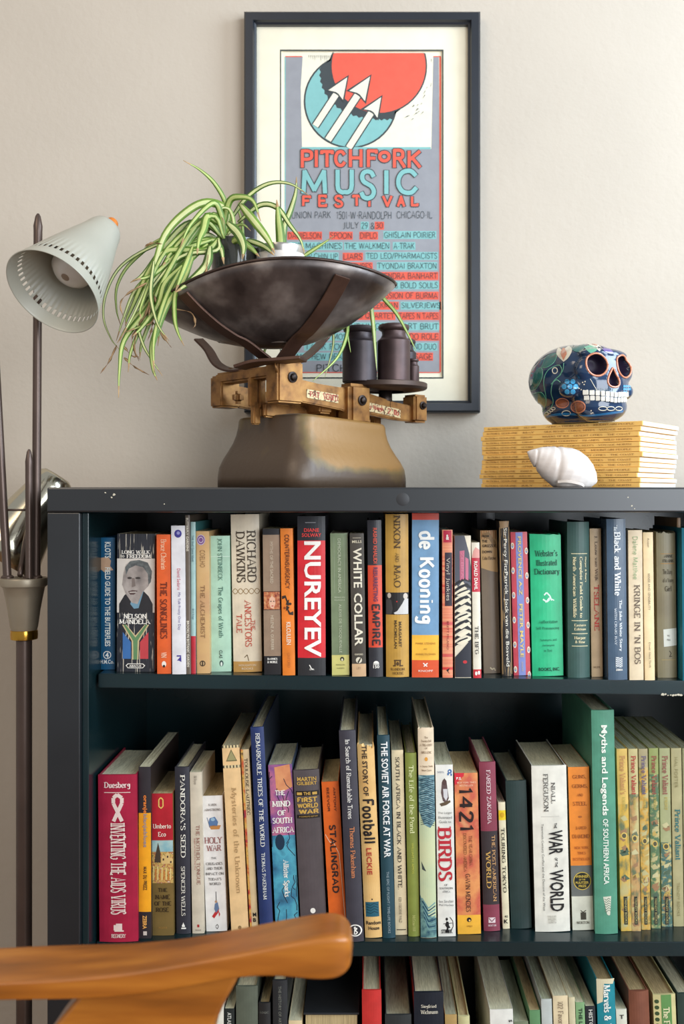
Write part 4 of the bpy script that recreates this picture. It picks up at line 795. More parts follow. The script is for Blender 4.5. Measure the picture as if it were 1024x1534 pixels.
# the book lying flat, its pages toward the room
t = thing('book', (X(496, SE+.02), SE+.02, Z3), 'large black book lying flat on a stack, pages facing out', 'book', 'books standing on the lower shelf')
hgt = Z(1524, SE+.02)-Z3
def lie(z0, th, wd, dp, c, lab=None, par=None):
    box('cover', -wd, wd, 0, dp, z0+th-.003, z0+th, c, par, .0008); box('cover', -wd, wd, 0, dp, z0, z0+.003, c, par, .0008)
    box('page_block', -wd+.003, wd-.003, .003, dp-.004, z0+.003, z0+th-.003, PAGE_O, par, 0)
lie(hgt-.028, .034, .040, .24, cover((36,38,40)), par=t)
z = 0; k = 0
cols = [((96,60,50),'brown'),((60,80,96),'blue-grey'),((140,130,110),'stone')]
nst = 6
for k in range(nst):
    th = (hgt-.028)/nst
    b = thing('book', (X(496, SE+.02), SE+.02, Z3+k*th), 'book lying flat under the large black one, %s from the shelf' % ['lowest','second','third','fourth','fifth','sixth'][k], 'book', 'books lying flat on the lower shelf')
    lie(0, th-.0002, .040, .22, cover([(96,60,50),(60,80,96),(140,130,110),(90,90,60),(120,50,50),(60,70,70)][k]), par=b)
t.location.z += .0002
# ------------------------------------------------------------------ framed poster
FD = WALL-.030
pf = thing('framed_poster', (X(542, FD), WALL, Z(618, FD)), 'black-framed festival poster in a cream mat on the wall', 'framed picture')
O = Vector((X(542, FD), WALL, Z(618, FD)))
FB = mat((25,31,40), .38, .2, 12, .05, coat=.2)
def rel(v): return Vector(v)-O
L0, R0, T0, B0 = X(365, FD), X(719.5, FD), Z(15.5, FD), Z(617.5, FD)
fw = 18/F*FD
def frame_side(a, b, inner_a, inner_b):
    # mitred moulding: outer edge a-b, inner edge; stepped profile
    n = 5; prof = [(0, 0), (0, .024), (.15, .028), (.75, .028), (.85, .022), (1, .020), (1, 0)]
    vs = []; fs = []
    for p, q in ((Vector(a), Vector(inner_a)), (Vector(b), Vector(inner_b))):
        for f, h in prof:
            v = p.lerp(q, f); vs.append(rel((v.x, WALL-.001-h, v.z)))
    m = len(prof)
    for i in range(m): fs.append((i, (i+1) % m, m+(i+1) % m, m+i))
    fs.append(tuple(range(m))); fs.append(tuple(range(m, 2*m))[::-1])
    bm = bmesh.new(); vv = [bm.verts.new(v) for v in vs]; [bm.faces.new([vv[i] for i in f]) for f in fs]
    frombm('frame_rail', bm, FB, pf)
co = [(L0,0,T0),(R0,0,T0),(R0,0,B0),(L0,0,B0)]; ci = [(L0+fw,0,T0-fw),(R0-fw,0,T0-fw),(R0-fw,0,B0+fw),(L0+fw,0,B0+fw)]
for i in range(4): frame_side(co[i], co[(i+1) % 4], ci[i], ci[(i+1) % 4])
MD = WALL-.012
def pv_(px, py): return (X(px, MD)-O.x, Z(py, MD)-O.z)
def sheet(name, x0, x1, y0, y1, y, th, m, hole=None, lay=0):
    a = pv_(x0, y0); b = pv_(x1, y1)
    if not hole: return box(name, a[0], b[0], y-O.y, y-O.y+th, b[1], a[1], m, pf, 0)
    c = pv_(hole[0], hole[2]); d = pv_(hole[1], hole[3]); bm = bmesh.new()
    Y0, Y1 = y-O.y, y-O.y+th
    for q in ((a[0], b[0], c[1], a[1]), (a[0], b[0], b[1], d[1]), (a[0], c[0], d[1], c[1]), (d[0], b[0], d[1], c[1])): bbox(bm, q[0], q[1], Y0, Y1, q[2], q[3])
    return frombm(name, bm, m, pf)
MAT_ = mat((238,230,206), .85, .04, 30, spec=.15)
sheet('backing_board', 372, 712, 22, 610, WALL-.006, .005, mat((120,100,80), .8))
sheet('mat_board', 372, 712, 22, 610, MD, .003, MAT_, hole=(421, 662, 76.5, 565))
def PR(x0, x1, y0, y1, c, F_, lay=1): F_.poly([pv_(x0,y0), pv_(x1,y0), pv_(x1,y1), pv_(x0,y1)], c, lay)
PI_ = lambda c: mat(c, .6, .05, 60, spec=.2)
dk = PI_((66,74,72)); coral = PI_((226,98,80)); teal = PI_((132,186,184)); grey = PI_((150,151,156)); cream = PI_((234,228,206)); char = PI_((70,76,78))
bord = Flat()
PR(419.2, 664, 74.3, 76.5, dk, bord); PR(419.2, 421, 76.5, 565, dk, bord); PR(662, 664, 76.5, 565, dk, bord); PR(419.2, 664, 565, 567.2, dk, bord)
bord.build('mat_border', pf, MD-O.y-.0001)
PY = MD+.003
POSTER = sheet('poster_sheet', 419, 664, 74, 567, PY, .0006, cream)
A = Flat()
PR(426, 659.5, 222, 557, grey, A, 1)
A.poly([pv_(427,84), pv_(453,84), pv_(450,130), pv_(452,222), pv_(427,222)], grey, 1)
A.poly([pv_(649,84), pv_(657,84), pv_(658,222), pv_(646,222)], grey, 1)
PR(426, 427.5, 84, 557, teal, A, 2); PR(658, 660.5, 84, 557, coral, A, 2); PR(427, 452, 83, 84.5, coral, A, 2); PR(649, 660, 83, 84.5, coral, A, 2); PR(426, 659, 557, 558.5, coral, A, 2); PR(451, 645, 219.5, 223, teal, A, 2)
def EL(cx, cy, r, m, lay, clamp=None, ry=None, n=48):
    pts = [(cx+r*math.cos(2*math.pi*i/n), cy+(ry or r)*math.sin(2*math.pi*i/n)) for i in range(n)]
    if clamp: pts = [(x, max(y, clamp)) for x, y in pts]
    A.poly([pv_(*p) for p in pts], m, lay)
EL(525, 151, 70.5, char, 1); EL(525, 151, 68, teal, 2)
# dark crescent where the red disc shades the blue one: printed as ragged black
cres = [(567+(71+(i % 2)*1.5)*math.cos(math.radians(a)), 98+(71+(i % 2)*1.5)*math.sin(math.radians(a))) for i, a in enumerate(range(36, 199, 3))]
out = []
for i, a in enumerate(range(198, 35, -3)):
    k = 84+5*math.sin(a*.05)+(i % 2)*2.5
    x, y = 567+k*math.cos(math.radians(a)), 98+k*math.sin(math.radians(a)); dx, dy = x-525, y-151; l = math.hypot(dx, dy)
    if l > 68: x, y = 525+dx/l*68, 151+dy/l*68
    out.append((x, y))
for i in range(len(cres)-1):
    j = len(out)-1-i; A.poly([pv_(*p) for p in (cres[i], cres[i+1], out[max(j-1, 0)], out[j])], char, 3)
EL(567, 98, 72.5, char, 4, 78.5); EL(567, 98, 70.5, coral, 5, 78.5)
def arrow(tip, base, wd, hd, hl):
    t_, b_ = Vector(tip), Vector(base); u = (t_-b_).normalized(); v = Vector((-u.y, u.x)); L = (t_-b_).length
    for g, m, lay in ((1.7, char, 6), (0, cream, 7)):
        s = t_-u*hl
        A.poly([pv_(*p) for p in (b_-v*(wd+g)-u*0, s-v*(wd+g)+u*2, s+v*(wd+g)+u*2, b_+v*(wd+g))], m, lay)
    for g, m, lay in ((2.6, char, 8), (0, cream, 9)):
        A.poly([pv_(*p) for p in (s-v*(hd+g*1.6)-u*(4+g), s-v*wd*.5-u*g, s+v*wd*.5-u*g, s+v*(hd+g*1.4)-u*(4+g), t_+u*g*1.6)], m, lay)
arrow((520,115), (472,188), 4.6, 13, 28); arrow((554,114), (491,209), 5, 14, 31); arrow((570.6,145), (522,221), 4.6, 12, 25)
rr = random.Random(3)
for k in range(34):
    a = math.radians(rr.uniform(-38, 60)); r = rr.uniform(78, 96); x, y = 567+r*math.cos(a), 98+r*math.sin(a)
    if x > 648 or y < 80: continue
    tx, ty = -math.sin(a), math.cos(a); l = rr.uniform(3, 8)
    A.poly([pv_(x-ty*.4, y+tx*.4), pv_(x+tx*l, y+ty*l), pv_(x+ty*.4, y-tx*.4)], char, 3)
for k in range(12):
    x = 462+k*3; A.poly([pv_(x, 82), pv_(x+.8, 82), pv_(x+.3, 82+rr.uniform(4, 12))], char, 3)
T = Flat()
def PT(s, x0, x1, y0, y1, m, sty='h', lay=9): T.text(s, pv_(x0,0)[0], pv_(x1,0)[0], pv_(0,y1)[1], pv_(0,y0)[1], m, sty, 'H', lay)
def big(s, boxes, m, lay, w):
    for ch_, (x0, x1, y0, y1) in zip(s, boxes):
        for ww, mm, ly in ((w+.085, char, lay), (w, m, lay+1)):
            adv, paths = GL[ch_]; allp = []
            for k, pts in paths:
                q = [Vector(p).to_3d() for p in pts]; q = catmull(q, 5) if k == 'c' else q; allp.append(q)
            gx0 = min(p.x for q in allp for p in q); gx1 = max(p.x for q in allp for p in q); gy0 = min(p.y for q in allp for p in q); gy1 = max(p.y for q in allp for p in q)
            hp = 28.0*w/2+.2
            def mp(p): return Vector((x0+hp+(x1-x0-2*hp)*((p.x-gx0)/(gx1-gx0) if gx1-gx0 > .05 else .5), y1-hp-(y1-y0-2*hp)*(p.y-gy0)/(gy1-gy0)))
            r = 28.0*ww/2
            for q in allp:
                q = [mp(p) for p in q]
                for a, b in zip(q, q[1:]):
                    BL[0] = (BL[0]+1) % 41; d_ = (b-a); l = d_.length
                    if l < 1e-4: continue
                    d_ /= l; n_ = Vector((-d_.y, d_.x)); a2, b2_ = a-d_*r*.55, b+d_*r*.55
                    A2.poly([pv_(*(a2+n_*r)), pv_(*(b2_+n_*r)), pv_(*(b2_-n_*r)), pv_(*(a2-n_*r))], mm, ly+BL[0]*.012)
A2 = Flat(); BL = [0]
big('PITCHFORK', [(450,469,223,252),(470,477,223,251),(479,500,224,251),(500,518,224,250),(522,543,222,251),(549,566,223,251),(566,585,225,243),(588,608,222,252),(610,631,224,252)], coral, 8, .17)
big('FESTIVAL', [(452,466,292,309),(476,490,291,310),(500,514,291,311),(527,541,291,309),(550,556,291,310),(572,588,292,310),(594,607,292,310),(615,627,293,309)], coral, 8, .13)
big('MUSIC', [(451,490,253,291),(502,530,252,291),(538,563,253,300),(574,583,253,292),(593,626,252,292)], teal, 10, .23)
PT('UNION PARK',437,495,316,327,char); PT('1501~W~RANDOLPH',504,586,316,328,char); PT('CHICAGO~IL',594,647,315.5,327,char)
PT('JULY',514,537,332,343,char); PT('&',555,561,333,343,char)
def HL(s, x0, x1, y0, c):
    PR(x0, x1, y0, y0+12, c, A, 2); PT(s, x0+1.5, x1-1.5, y0+1.2, y0+10.6, char)
HL('29',540,552,331.5,teal); HL('30',561,575,331.5,coral)
for s, x0, x1, y0, c in (('DANIELSON',430,482,346.5,coral),('SPOON',493,528,346.5,coral),('DIPLO',538,566,346.5,coral),('GHISLAIN POIRIER',574,653.5,345.5,teal),
  ('HOT MACHINES',430,513,362,teal),('THE WALKMEN',515,584,362,teal),('A-TRAK',588,622,362,teal),('CHIN UP CHIN UP',430,507,377.5,teal),('LIARS',513,543.5,378,coral),('TED LEO/PHARMACISTS',547,656,377,teal),
  ('YO LA TENGO THE FUTURES',430,558,392.5,coral),('TYONDAI BRAXTON',564,655,392,teal),('BAND OF HORSES',430,530,407,teal),('DEVENDRA BANHART',556,656.5,407,coral),('8 BOLD SOULS',590,657,421,teal),('SPENCER',520,585,421,teal),
  ('MISSION OF BURMA',566,657,436.5,coral),('JENS LEKMAN',534,597,451.5,coral),('SILVERJEWS',600,660,451.5,teal),('CHICAGO QUARTET',500,592,467,coral),('TAPES N TAPES',596,657.5,467,coral),
  ('MOUNTAIN GOATS',500,598,482.5,teal),('ART BRUT',602,658,482.5,teal),('SERENGETI MOS',440,520,498,teal),('CEUMUS',470,510,498,teal),('DO ROLE',612,657.5,498,coral),('TANK POCKET',455,540,513,teal),('AND DUO',612,655,513,teal),('MATHEW DEAR',443,520,528,teal),('SAGE',620,648.5,528,coral)):
    if s == 'CEUMUS': continue
    HL(s, x0, x1, y0, c)
PT('PITCHFORK',474,560,545,557,PI_((40,42,44)),'h')
merge([POSTER, A.build('poster_print', pf, PY-O.y-.0001, .00012), A2.build('poster_title', pf, PY-O.y-.0002, .00012), T.build('poster_lettering', pf, PY-O.y-.0003, .00012)])

# ------------------------------------------------------------------ scale
TOP = top_z
OB = Vector((-.088, 1.6585, TOP)); U = Vector((.73,.683,0)).normalized(); V = Vector((-.683,.73,0)).normalized()
sc = thing('kitchen_scale', OB, 'antique iron and brass balance scale with a large dark pan', 'scale')
def Lc(a, b, z): return U*a+V*b+Vector((0, 0, z-TOP))
iron = mat((58,48,44), .42, .3, 14, .25, metal=.75); steel = mat((96,88,82), .34, 0, 15, .12, metal=.45, ramp=[(.3,(54,46,44)),(.46,(86,76,72)),(.58,(124,114,108)),(.72,(160,150,142))])
brass = mat((150,104,46), .42, 0, 55, .25, metal=.55, ramp=[(.25,(84,56,32)),(.45,(142,98,52)),(.75,(172,126,68))])
rust = mat((120,76,52), .5, .3, 30, .3, metal=.6); strapm = mat((92,66,54), .42, .3, 22, .2, metal=.6)
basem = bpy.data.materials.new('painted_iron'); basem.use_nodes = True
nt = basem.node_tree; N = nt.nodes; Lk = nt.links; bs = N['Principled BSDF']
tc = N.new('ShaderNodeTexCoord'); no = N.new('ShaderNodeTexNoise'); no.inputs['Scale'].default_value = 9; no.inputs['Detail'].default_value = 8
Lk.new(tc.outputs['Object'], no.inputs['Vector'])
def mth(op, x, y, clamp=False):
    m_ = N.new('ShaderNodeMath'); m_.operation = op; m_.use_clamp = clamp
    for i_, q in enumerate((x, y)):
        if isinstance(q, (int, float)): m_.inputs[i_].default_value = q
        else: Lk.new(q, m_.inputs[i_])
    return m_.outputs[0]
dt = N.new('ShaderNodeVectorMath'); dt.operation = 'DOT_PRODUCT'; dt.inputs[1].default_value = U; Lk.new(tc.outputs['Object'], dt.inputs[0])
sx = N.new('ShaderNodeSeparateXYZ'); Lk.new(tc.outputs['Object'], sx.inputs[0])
# gold paint, dark rusty foot; shade of the short left side painted in
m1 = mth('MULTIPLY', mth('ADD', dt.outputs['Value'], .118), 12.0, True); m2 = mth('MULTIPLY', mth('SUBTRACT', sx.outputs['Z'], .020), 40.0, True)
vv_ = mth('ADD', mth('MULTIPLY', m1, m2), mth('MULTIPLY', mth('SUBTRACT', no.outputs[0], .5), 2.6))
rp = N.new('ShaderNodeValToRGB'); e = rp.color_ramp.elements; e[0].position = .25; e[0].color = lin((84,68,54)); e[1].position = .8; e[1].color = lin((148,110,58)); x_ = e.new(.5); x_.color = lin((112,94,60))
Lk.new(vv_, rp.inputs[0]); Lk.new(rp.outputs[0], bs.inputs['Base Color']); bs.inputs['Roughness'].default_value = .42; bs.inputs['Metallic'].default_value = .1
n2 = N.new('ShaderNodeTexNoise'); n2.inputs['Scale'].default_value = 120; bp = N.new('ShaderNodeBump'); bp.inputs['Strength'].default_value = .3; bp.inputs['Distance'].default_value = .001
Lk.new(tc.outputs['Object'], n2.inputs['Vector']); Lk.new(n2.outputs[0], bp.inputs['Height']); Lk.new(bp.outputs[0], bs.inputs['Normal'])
def rrect(hx, hy, r, n=8):
    out = []
    for cx, cy, a0 in ((hx-r, hy-r, 0), (-hx+r, hy-r, 90), (-hx+r, -hy+r, 180), (hx-r, -hy+r, 270)):
        for k in range(n+1):
            a = math.radians(a0+90*k/n); out.append((cx+r*math.cos(a), cy+r*math.sin(a)))
    return out
vs = []; fs = []; rows = []
for s, z in ((1.0,0),(1.0,.016),(.985,.030),(.945,.042),(.89,.054),(.84,.066),(.805,.078),(.785,.090),(.778,.099),(.765,.1025),(.74,.104),(.3,.104)):
    row = []
    for a, b in rrect(.122*s, .110*s, .036*s):
        row.append(len(vs)); vs.append(Lc(a, b, TOP+z*(1+.06*(-a/.12))*1.02))
    rows.append(row)
n = len(rows[0])
for i in range(len(rows)-1):
    for k in range(n): fs.append((rows[i][k], rows[i][(k+1) % n], rows[i+1][(k+1) % n], rows[i+1][k]))
fs.append(tuple(rows[0][::-1])); fs.append(tuple(rows[-1]))
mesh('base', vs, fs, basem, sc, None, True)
def ub(name, a0, a1, b0, b1, z0, z1, m=brass, bev=.003, dz=0):
    """block in the scale's own axes; dz = drop of z from a0 to a1"""
    bm = bmesh.new(); v8 = []
    for a in (a0, a1):
        for b in (b0, b1):
            for z in (z0, z1): v8.append(bm.verts.new(Lc(a, b, z-(dz if a == a1 else 0))))
    for f in ((0,1,3,2),(4,6,7,5),(0,4,5,1),(2,3,7,6),(0,2,6,4),(1,5,7,3)): bm.faces.new([v8[i] for i in f])
    bmesh.ops.bevel(bm, geom=bm.edges[:], offset=bev, segments=3, affect='EDGES')
    return frombm(name, bm, m, sc, True) if False else frombm(name, bm, m, sc)
# beams (two, front and rear), each a tapering bar either side of the pivot
def beam(b):
    prof = [(-.105,.176,.147),(-.085,.172,.138),(-.04,.167,.134),(.0,.165,.130),(.03,.166,.124),(.06,.160,.126),(.12,.149,.120),(.165,.145,.119),(.176,.142,.124)]
    bm = bmesh.new(); t_ = .006; rows = []
    for a, z1_, z0_ in prof: rows.append([bm.verts.new(Lc(a, b+s*t_, z)) for s, z in ((-1,z0_),(-1,z1_),(1,z1_),(1,z0_))])
    for r, q in zip(rows, rows[1:]):
        for k in range(4): bm.faces.new((r[k], r[(k+1) % 4], q[(k+1) % 4], q[k]))
    bm.faces.new(rows[0]); bm.faces.new(rows[-1][::-1])
    bmesh.ops.bevel(bm, geom=bm.edges[:], offset=.0018, segments=2, affect='EDGES')
    o = frombm('beam', bm, brass, sc); return o
fbm = beam(-.062); rbm = beam(.085)
# cast label on the front beam
lab = Flat(); lm = mat((206,180,130), .5, 0, 260, .4, metal=.2, ramp=[(.4,(96,66,40)),(.5,(214,192,146))]); red = mat((168,52,40), .5, .2)
def lrect(a0, a1, z0, z1, m, lay=1, sl=.13):
    lab.poly([(a0, z0-sl*a0*.0), (a1, z0), (a1, z1), (a0, z1)], m, lay)
bx = []
def label_plate(a0, a1, zc0, zc1, h, words):
    T_ = Flat(); w_ = a1-a0
    T_.poly([(0, 0), (w_, 0), (w_, h), (0, h)], lm, 1)
    for (s, f0, f1, g0, g1) in words: T_.text(s, w_*f0, w_*f1, h*g0, h*g1, red, 'R', 'H', 2)
    T_.build('maker_label', sc, 0, .0003)
    o = sc.children[-1]; sl = (zc1-zc0)/w_
    for v in o.data.vertices:
        p = Lc(a0+v.co.x, -.0685+v.co.y, zc0+sl*v.co.x+v.co.z); v.co = p
    o['label'] = 'worn cream label with red lettering'
label_plate(-.068, -.005, .1445, .140, .013, [('PAT', .08, .4, .2, .85), ('VERIFD', .5, .98, .15, .9)])
label_plate(.052, .130, .132, .1235, .014, [('To Weigh', .05, .5, .2, .85), ('2 lb', .62, .95, .2, .85)])
# end carriers and pivot blocks
ub('pan_carrier', -.128, -.080, -.076, -.044, .134, .196); ub('pan_carrier', -.124, -.088, .072, .104, .136, .186)
ub('carrier_rail', -.124, -.096, -.05, .09, .173, .190, dz=.0); ub('link_bar', -.126, -.112, -.006, .002, .132, .176, bev=.0015); ub('link_bar', -.110, -.098, -.008, .004, .130, .176, bev=.0015); ub('hook', -.118, -.100, .040, .058, .140, .160, bev=.006); ub('hook', -.095, -.078, .020, .034, .132, .156, bev=.005)
ub('pivot_block', .010, .056, -.080, -.046, .108, .172, bev=.006); ub('pivot_block', .010, .056, .07, .10, .108, .168, bev=.006)
ub('weight_carrier', .155, .186, -.078, -.046, .118, .164, bev=.004); ub('weight_carrier', .155, .186, .055, .085, .118, .160, bev=.004)
ub('carrier_rail', .158, .182, -.05, .06, .130, .146, iron)
ub('cross_tie', .020, .046, -.05, .075, .118, .132); ub('cross_tie', -.03, -.005, -.055, .08, .124, .146)
ub('connecting_frame', -.085, .01, .018, .030, .118, .150, dz=.008); ub('connecting_frame', -.11, .03, -.022, -.012, .116, .138, dz=.006)
for a, b, s in ((-.112,.000,.0065),(-.078,.012,.0075),(-.045,-.012,.008),(.026,-.03,.01),(.03,.05,.01),(.13,-.01,.008)):
    ub('support_post', a-s, a+s, b-s*.8, b+s*.8, TOP+.096, .140, bev=.002)
ub('foot_plate', -.02, .075, -.055, .04, TOP+.0995, TOP+.108, iron)
def bolt(a, b, z, r=.0055):
    lathe('bolt', Lc(a, b, z), -V, [(0, r*1.5), (.002, r*1.5), (.0025, r), (.006, r*.95), (.0075, r*.6)], iron, sc, 20)
bolt(-.102, -.076, .172); bolt(.034, -.080, .146); bolt(.172, -.078, .146, .0045)
lathe('counterpoise_knob', Lc(.005, .02, .150), (0,0,1), [(0,.012),(.012,.014),(.018,.012),(.022,.006)], brass, sc, 24)
# pan
pc = Vector((-.134, 1.52, 0)); A_ = Vector((.174, -.02, 0)); B_ = Vector((.014, .125, 0))
def rimz(t): return .283+.020*math.cos(t)+.030*math.sin(t)**2
PB = .2135
def panpt(t, s, off=0):
    k = s; p = pc+A_*math.cos(t)*k+B_*math.sin(t)*k
    z = PB+(rimz(t)-PB)*s**2.0
    nx = (A_.normalized()*math.cos(t)+B_.normalized()*math.sin(t))
    nrm = (nx*(2*s*.6)+Vector((0,0,-1))).normalized()
    return Vector((p.x, p.y, z))+nrm*off-OB
vs = []; fs = []; nt_, ns_ = 72, 14
for i in range(ns_+1):
    s = max(.02, i/ns_)
    for k in range(nt_): vs.append(panpt(2*math.pi*k/nt_, s))
for i in range(ns_):
    for k in range(nt_): fs.append((i*nt_+k, i*nt_+(k+1) % nt_, (i+1)*nt_+(k+1) % nt_, (i+1)*nt_+k))
fs.append(tuple(range(nt_))[::-1])
pan = mesh('pan', vs, fs, steel, sc, None, True)
so = pan.modifiers.new('s', 'SOLIDIFY'); so.thickness = .0016; so.offset = 1
vs_r = [panpt(2*math.pi*k/64, 1.0) for k in range(65)]
rim = tube('rim', vs_r, .0024, mat((70,56,50), .4, .3, 30, .1, metal=.7), pan, 8, 0)
# cradle: four curved straps rising from a cross bar to hug the pan
cz = .2005
ctr = pc+Vector((.002, 0, cz))-OB
def cradle(t, s_end, wd=.021, th=.0035, side=1):
    pts = [ctr+(panpt(t, .32, .003)-ctr)*.15+Vector((0,0,-.004))]
    for s in (.32, .45, .6, .72, .84, s_end): pts.append(panpt(t, s, .0045))
    pts[0] = Vector((ctr.x+(pts[1].x-ctr.x)*.3, ctr.y+(pts[1].y-ctr.y)*.3, PB-OB.z-.019))
    wv = Vector((-math.sin(t)*A_.x+math.cos(t)*B_.x, -math.sin(t)*A_.y+math.cos(t)*B_.y, 0)).normalized()
    return strap('cradle_arm', pts, wv, wd, th, strapm, sc)
cradle(math.radians(-131), .95); cradle(math.radians(-48), .93, .024)
strap('cradle_arm', [P(*q)-OB for q in ((398,545,1.58),(372,551,1.60),(345,554,1.62),(325,545,1.64),(312,524,1.66),(297,508,1.67))], Vector((.5,1,.3)), .020, .0035, strapm, sc)
strap('cradle_arm', [P(*q)-OB for q in ((425,545,1.56),(447,541,1.58),(467,527,1.61),(485,508,1.64),(499,492,1.65))], Vector((-.5,1,.3)), .020, .0035, strapm, sc)
strap('cradle_bar', [ctr+Vector((-.055,-.0,-.016)), ctr+Vector((-.03,-.008,-.010)), ctr+Vector((0,-.012,-.008)), ctr+Vector((.04,-.02,-.006))], Vector((.2,1,0)), .040, .005, strapm, sc)
for a, b in ((-.115,.06),(-.11,-.045),(-.09,.02)):
    lathe('cradle_stud', Lc(a, b, .184), (0,0,1), [(0,.006),(.010,.0055),(.012,.004)], brass, sc, 16)
tube('cradle_stud', [ctr+Vector((0,0,-.014)), Vector((ctr.x-.003, ctr.y, .186-OB.z))], .010, brass, sc, 14, 0)
# weight plate
WP = P(577, 580, 1.69); wr = .068
lathe('weight_plate', WP-OB-Vector((0,0,.004)), (0,0,1), [(-.004,.03),(-.002,wr*.8),(0,wr*.97),(.002,wr),(.0085,wr),(.0095,wr*.98),(.0075,wr*.9),(.0075,.001)], [mat((84,68,60), .45, .3, 20, .2, metal=.5)], sc, 56, False)
tube('plate_stem', [WP-OB-Vector((0,0,.006)), Vector((WP.x-OB.x, WP.y-OB.y, .138-OB.z))], .011, iron, sc, 16, 0)
wz = WP.z-.004+.0076
wm = mat((64,56,58), .45, .3, 25, .2, metal=.55); wm2 = mat((84,66,64), .45, .3, 25, .2, metal=.55)
def weight(px, d, r, h, lab, m=wm):
    t = thing('scale_weight', (X(px, d), d, wz), lab, 'weight', 'iron weights on the scale plate')
    lathe('body', (0,0,0), (0,0,1), [(0,r*.96),(.001,r),(h*.70,r),(h*.715,r*.93),(h*.74,r*.84)], m, t, 40)
    lathe('neck', (0,0,0), (0,0,1), [(h*.74,r*.82),(h*.80,r*.72),(h*.86,r*.74)], m, t, 40)
    lathe('knob', (0,0,0), (0,0,1), [(h*.86,r*.76),(h*.89,r*.92),(h*.925,r*.96),(h*.965,r*.9),(h*.985,r*.66),(h,r*.2)], m, t, 40)
weight(538.5, 1.655, .0275, .091, 'tall black iron weight, leftmost on the round plate')
weight(589.5, 1.665, .0262, .096, 'tallest brown-black iron weight, centre of the round plate', wm2)
weight(606, 1.722, .0190, .080, 'iron weight half hidden behind the tallest one')
weight(618.5, 1.690, .0098, .043, 'smallest iron weight at the right of the round plate', wm2)

# ------------------------------------------------------------------ pots and spider plant
def in_pan(px, d, dz=0):
    x = X(px, d)
    u = ((x-pc.x)*B_.y-(d-pc.y)*B_.x)/(A_.x*B_.y-A_.y*B_.x); v = ((d-pc.y)-u*A_.y)/B_.y
    s = math.hypot(u, v); t = math.atan2(v, u); return Vector((x, d, PB+(rimz(t)-PB)*s**2+dz))
gb = in_pan(351, 1.53, .003)
potz = Z(362, 1.53)
gl = mat((150,155,150), .06, .1, trans=.9)
pot = thing('glass_jar', gb, 'glass jar of dark soil holding the spider plant in the pan', 'plant pot')
hj = potz-gb.z
lathe('jar_wall', (0,0,0), (0,0,1), [(.0,.024),(.004,.030),(hj*.9,.034),(hj,.035),(hj,.0325),(hj*.9,.0315),(.006,.027)], mat((84,84,78), .10, .3, trans=.35), pot, 40)
lathe('soil', (0,0,0), (0,0,1), [(.007,.026),(hj*.5,.029),(hj*.88,.031),(hj*.92,.015)], mat((54,44,36), .9, .5, 160, .6), pot, 32)
cb = in_pan(420, 1.52, .003); tinz = Z(371, 1.52)
tin = thing('tin_can', cb, 'silvery tin can with a white paper band standing in the pan', 'tin can')
ht = tinz-cb.z
lathe('can_wall', (0,0,0), (0,0,1), [(0,.030),(.002,.032),(ht*.94,.034),(ht*.97,.0355),(ht,.0345),(ht,.033),(ht*.9,.032),(.004,.030)], mat((190,186,180), .3, .2, 20, metal=.9), tin, 40)
lathe('paper_band', (0,0,0), (0,0,1), [(ht*.3,.0335),(ht*.92,.0347)], mat((216,208,200), .7, 0, 40, ramp=[(.35,(150,160,180)),(.45,(222,214,206)),(.62,(226,216,208)),(.7,(190,150,120))]), tin, 40, False)
def LQ(zx, zy): return (150+zx*.3223, 230+zy*.3223)
gr = [mat((98,134,50), .45, .15, 60), mat((118,150,62), .45, .15, 60), mat((78,110,44), .45, .15, 60)]
pl = [mat((184,198,118), .45, .1, 60), mat((206,212,148), .45, .1, 60)]
br = mat((138,104,72), .75, .35, 60, .3); br2 = mat((178,146,104), .75, .3, 60, .3)
spp = thing('spider_plant', gb+Vector((0,0,.05)), 'spider plant with cream-striped arching leaves spilling over the pan', 'plant')
PO = gb+Vector((0,0,.05))
def leaf(pts, d0, d1, wpx, dry=False, name='leaf', tw=0., par=spp, pale=0, tipdry=True):
    """ribbon leaf; pts photo rows/columns, depth runs d0 to d1"""
    n0 = len(pts); Q = [P(x, y, d0+(d1-d0)*i/(n0-1)) for i, (x, y) in enumerate(pts)]
    Q = catmull(Q, 5); n = len(Q); vs = []; fs = []; mi = []; wm_ = wpx/F*1.5/2
    for i, p in enumerate(Q):
        t = (Q[min(i+1, n-1)]-Q[max(i-1, 0)]).normalized(); f = i/(n-1)
        wd = wm_*min(1, .5+f*3)*(1-max(0, (f-.35)/.65)**1.6*.94)
        ang = tw*(f-.3)
        u = t.cross(Vector((0,1,0))); u = u.normalized() if u.length > .05 else Vector((1,0,0)); nn = u.cross(t).normalized()
        u2 = u*math.cos(ang)+nn*math.sin(ang); n2_ = -u*math.sin(ang)+nn*math.cos(ang)
        if dry: u2 = u*math.cos(f*5+tw)+nn*math.sin(f*5+tw); wd *= .8+.4*math.sin(i*1.7)
        for k in (-1, -.45, 0, .45, 1): vs.append(p+u2*wd*k+n2_*wd*.35*abs(k)-PO)
    for i in range(n-1):
        for k in range(4):
            fs.append((i*5+k, i*5+k+1, i*5+6+k, i*5+5+k)); mi.append(2 if (tipdry and i > n-4) else (0 if k in (0, 3) else 1))
    r_ = random.random()
    ms = [br, br2, br] if dry else [gr[int(r_*3)], pl[1 if pale else int(r_*2)], br2]
    o = mesh(name, vs, fs, ms, par, mi, True)
    so = o.modifiers.new('s', 'SOLIDIFY'); so.thickness = .0004
    return o
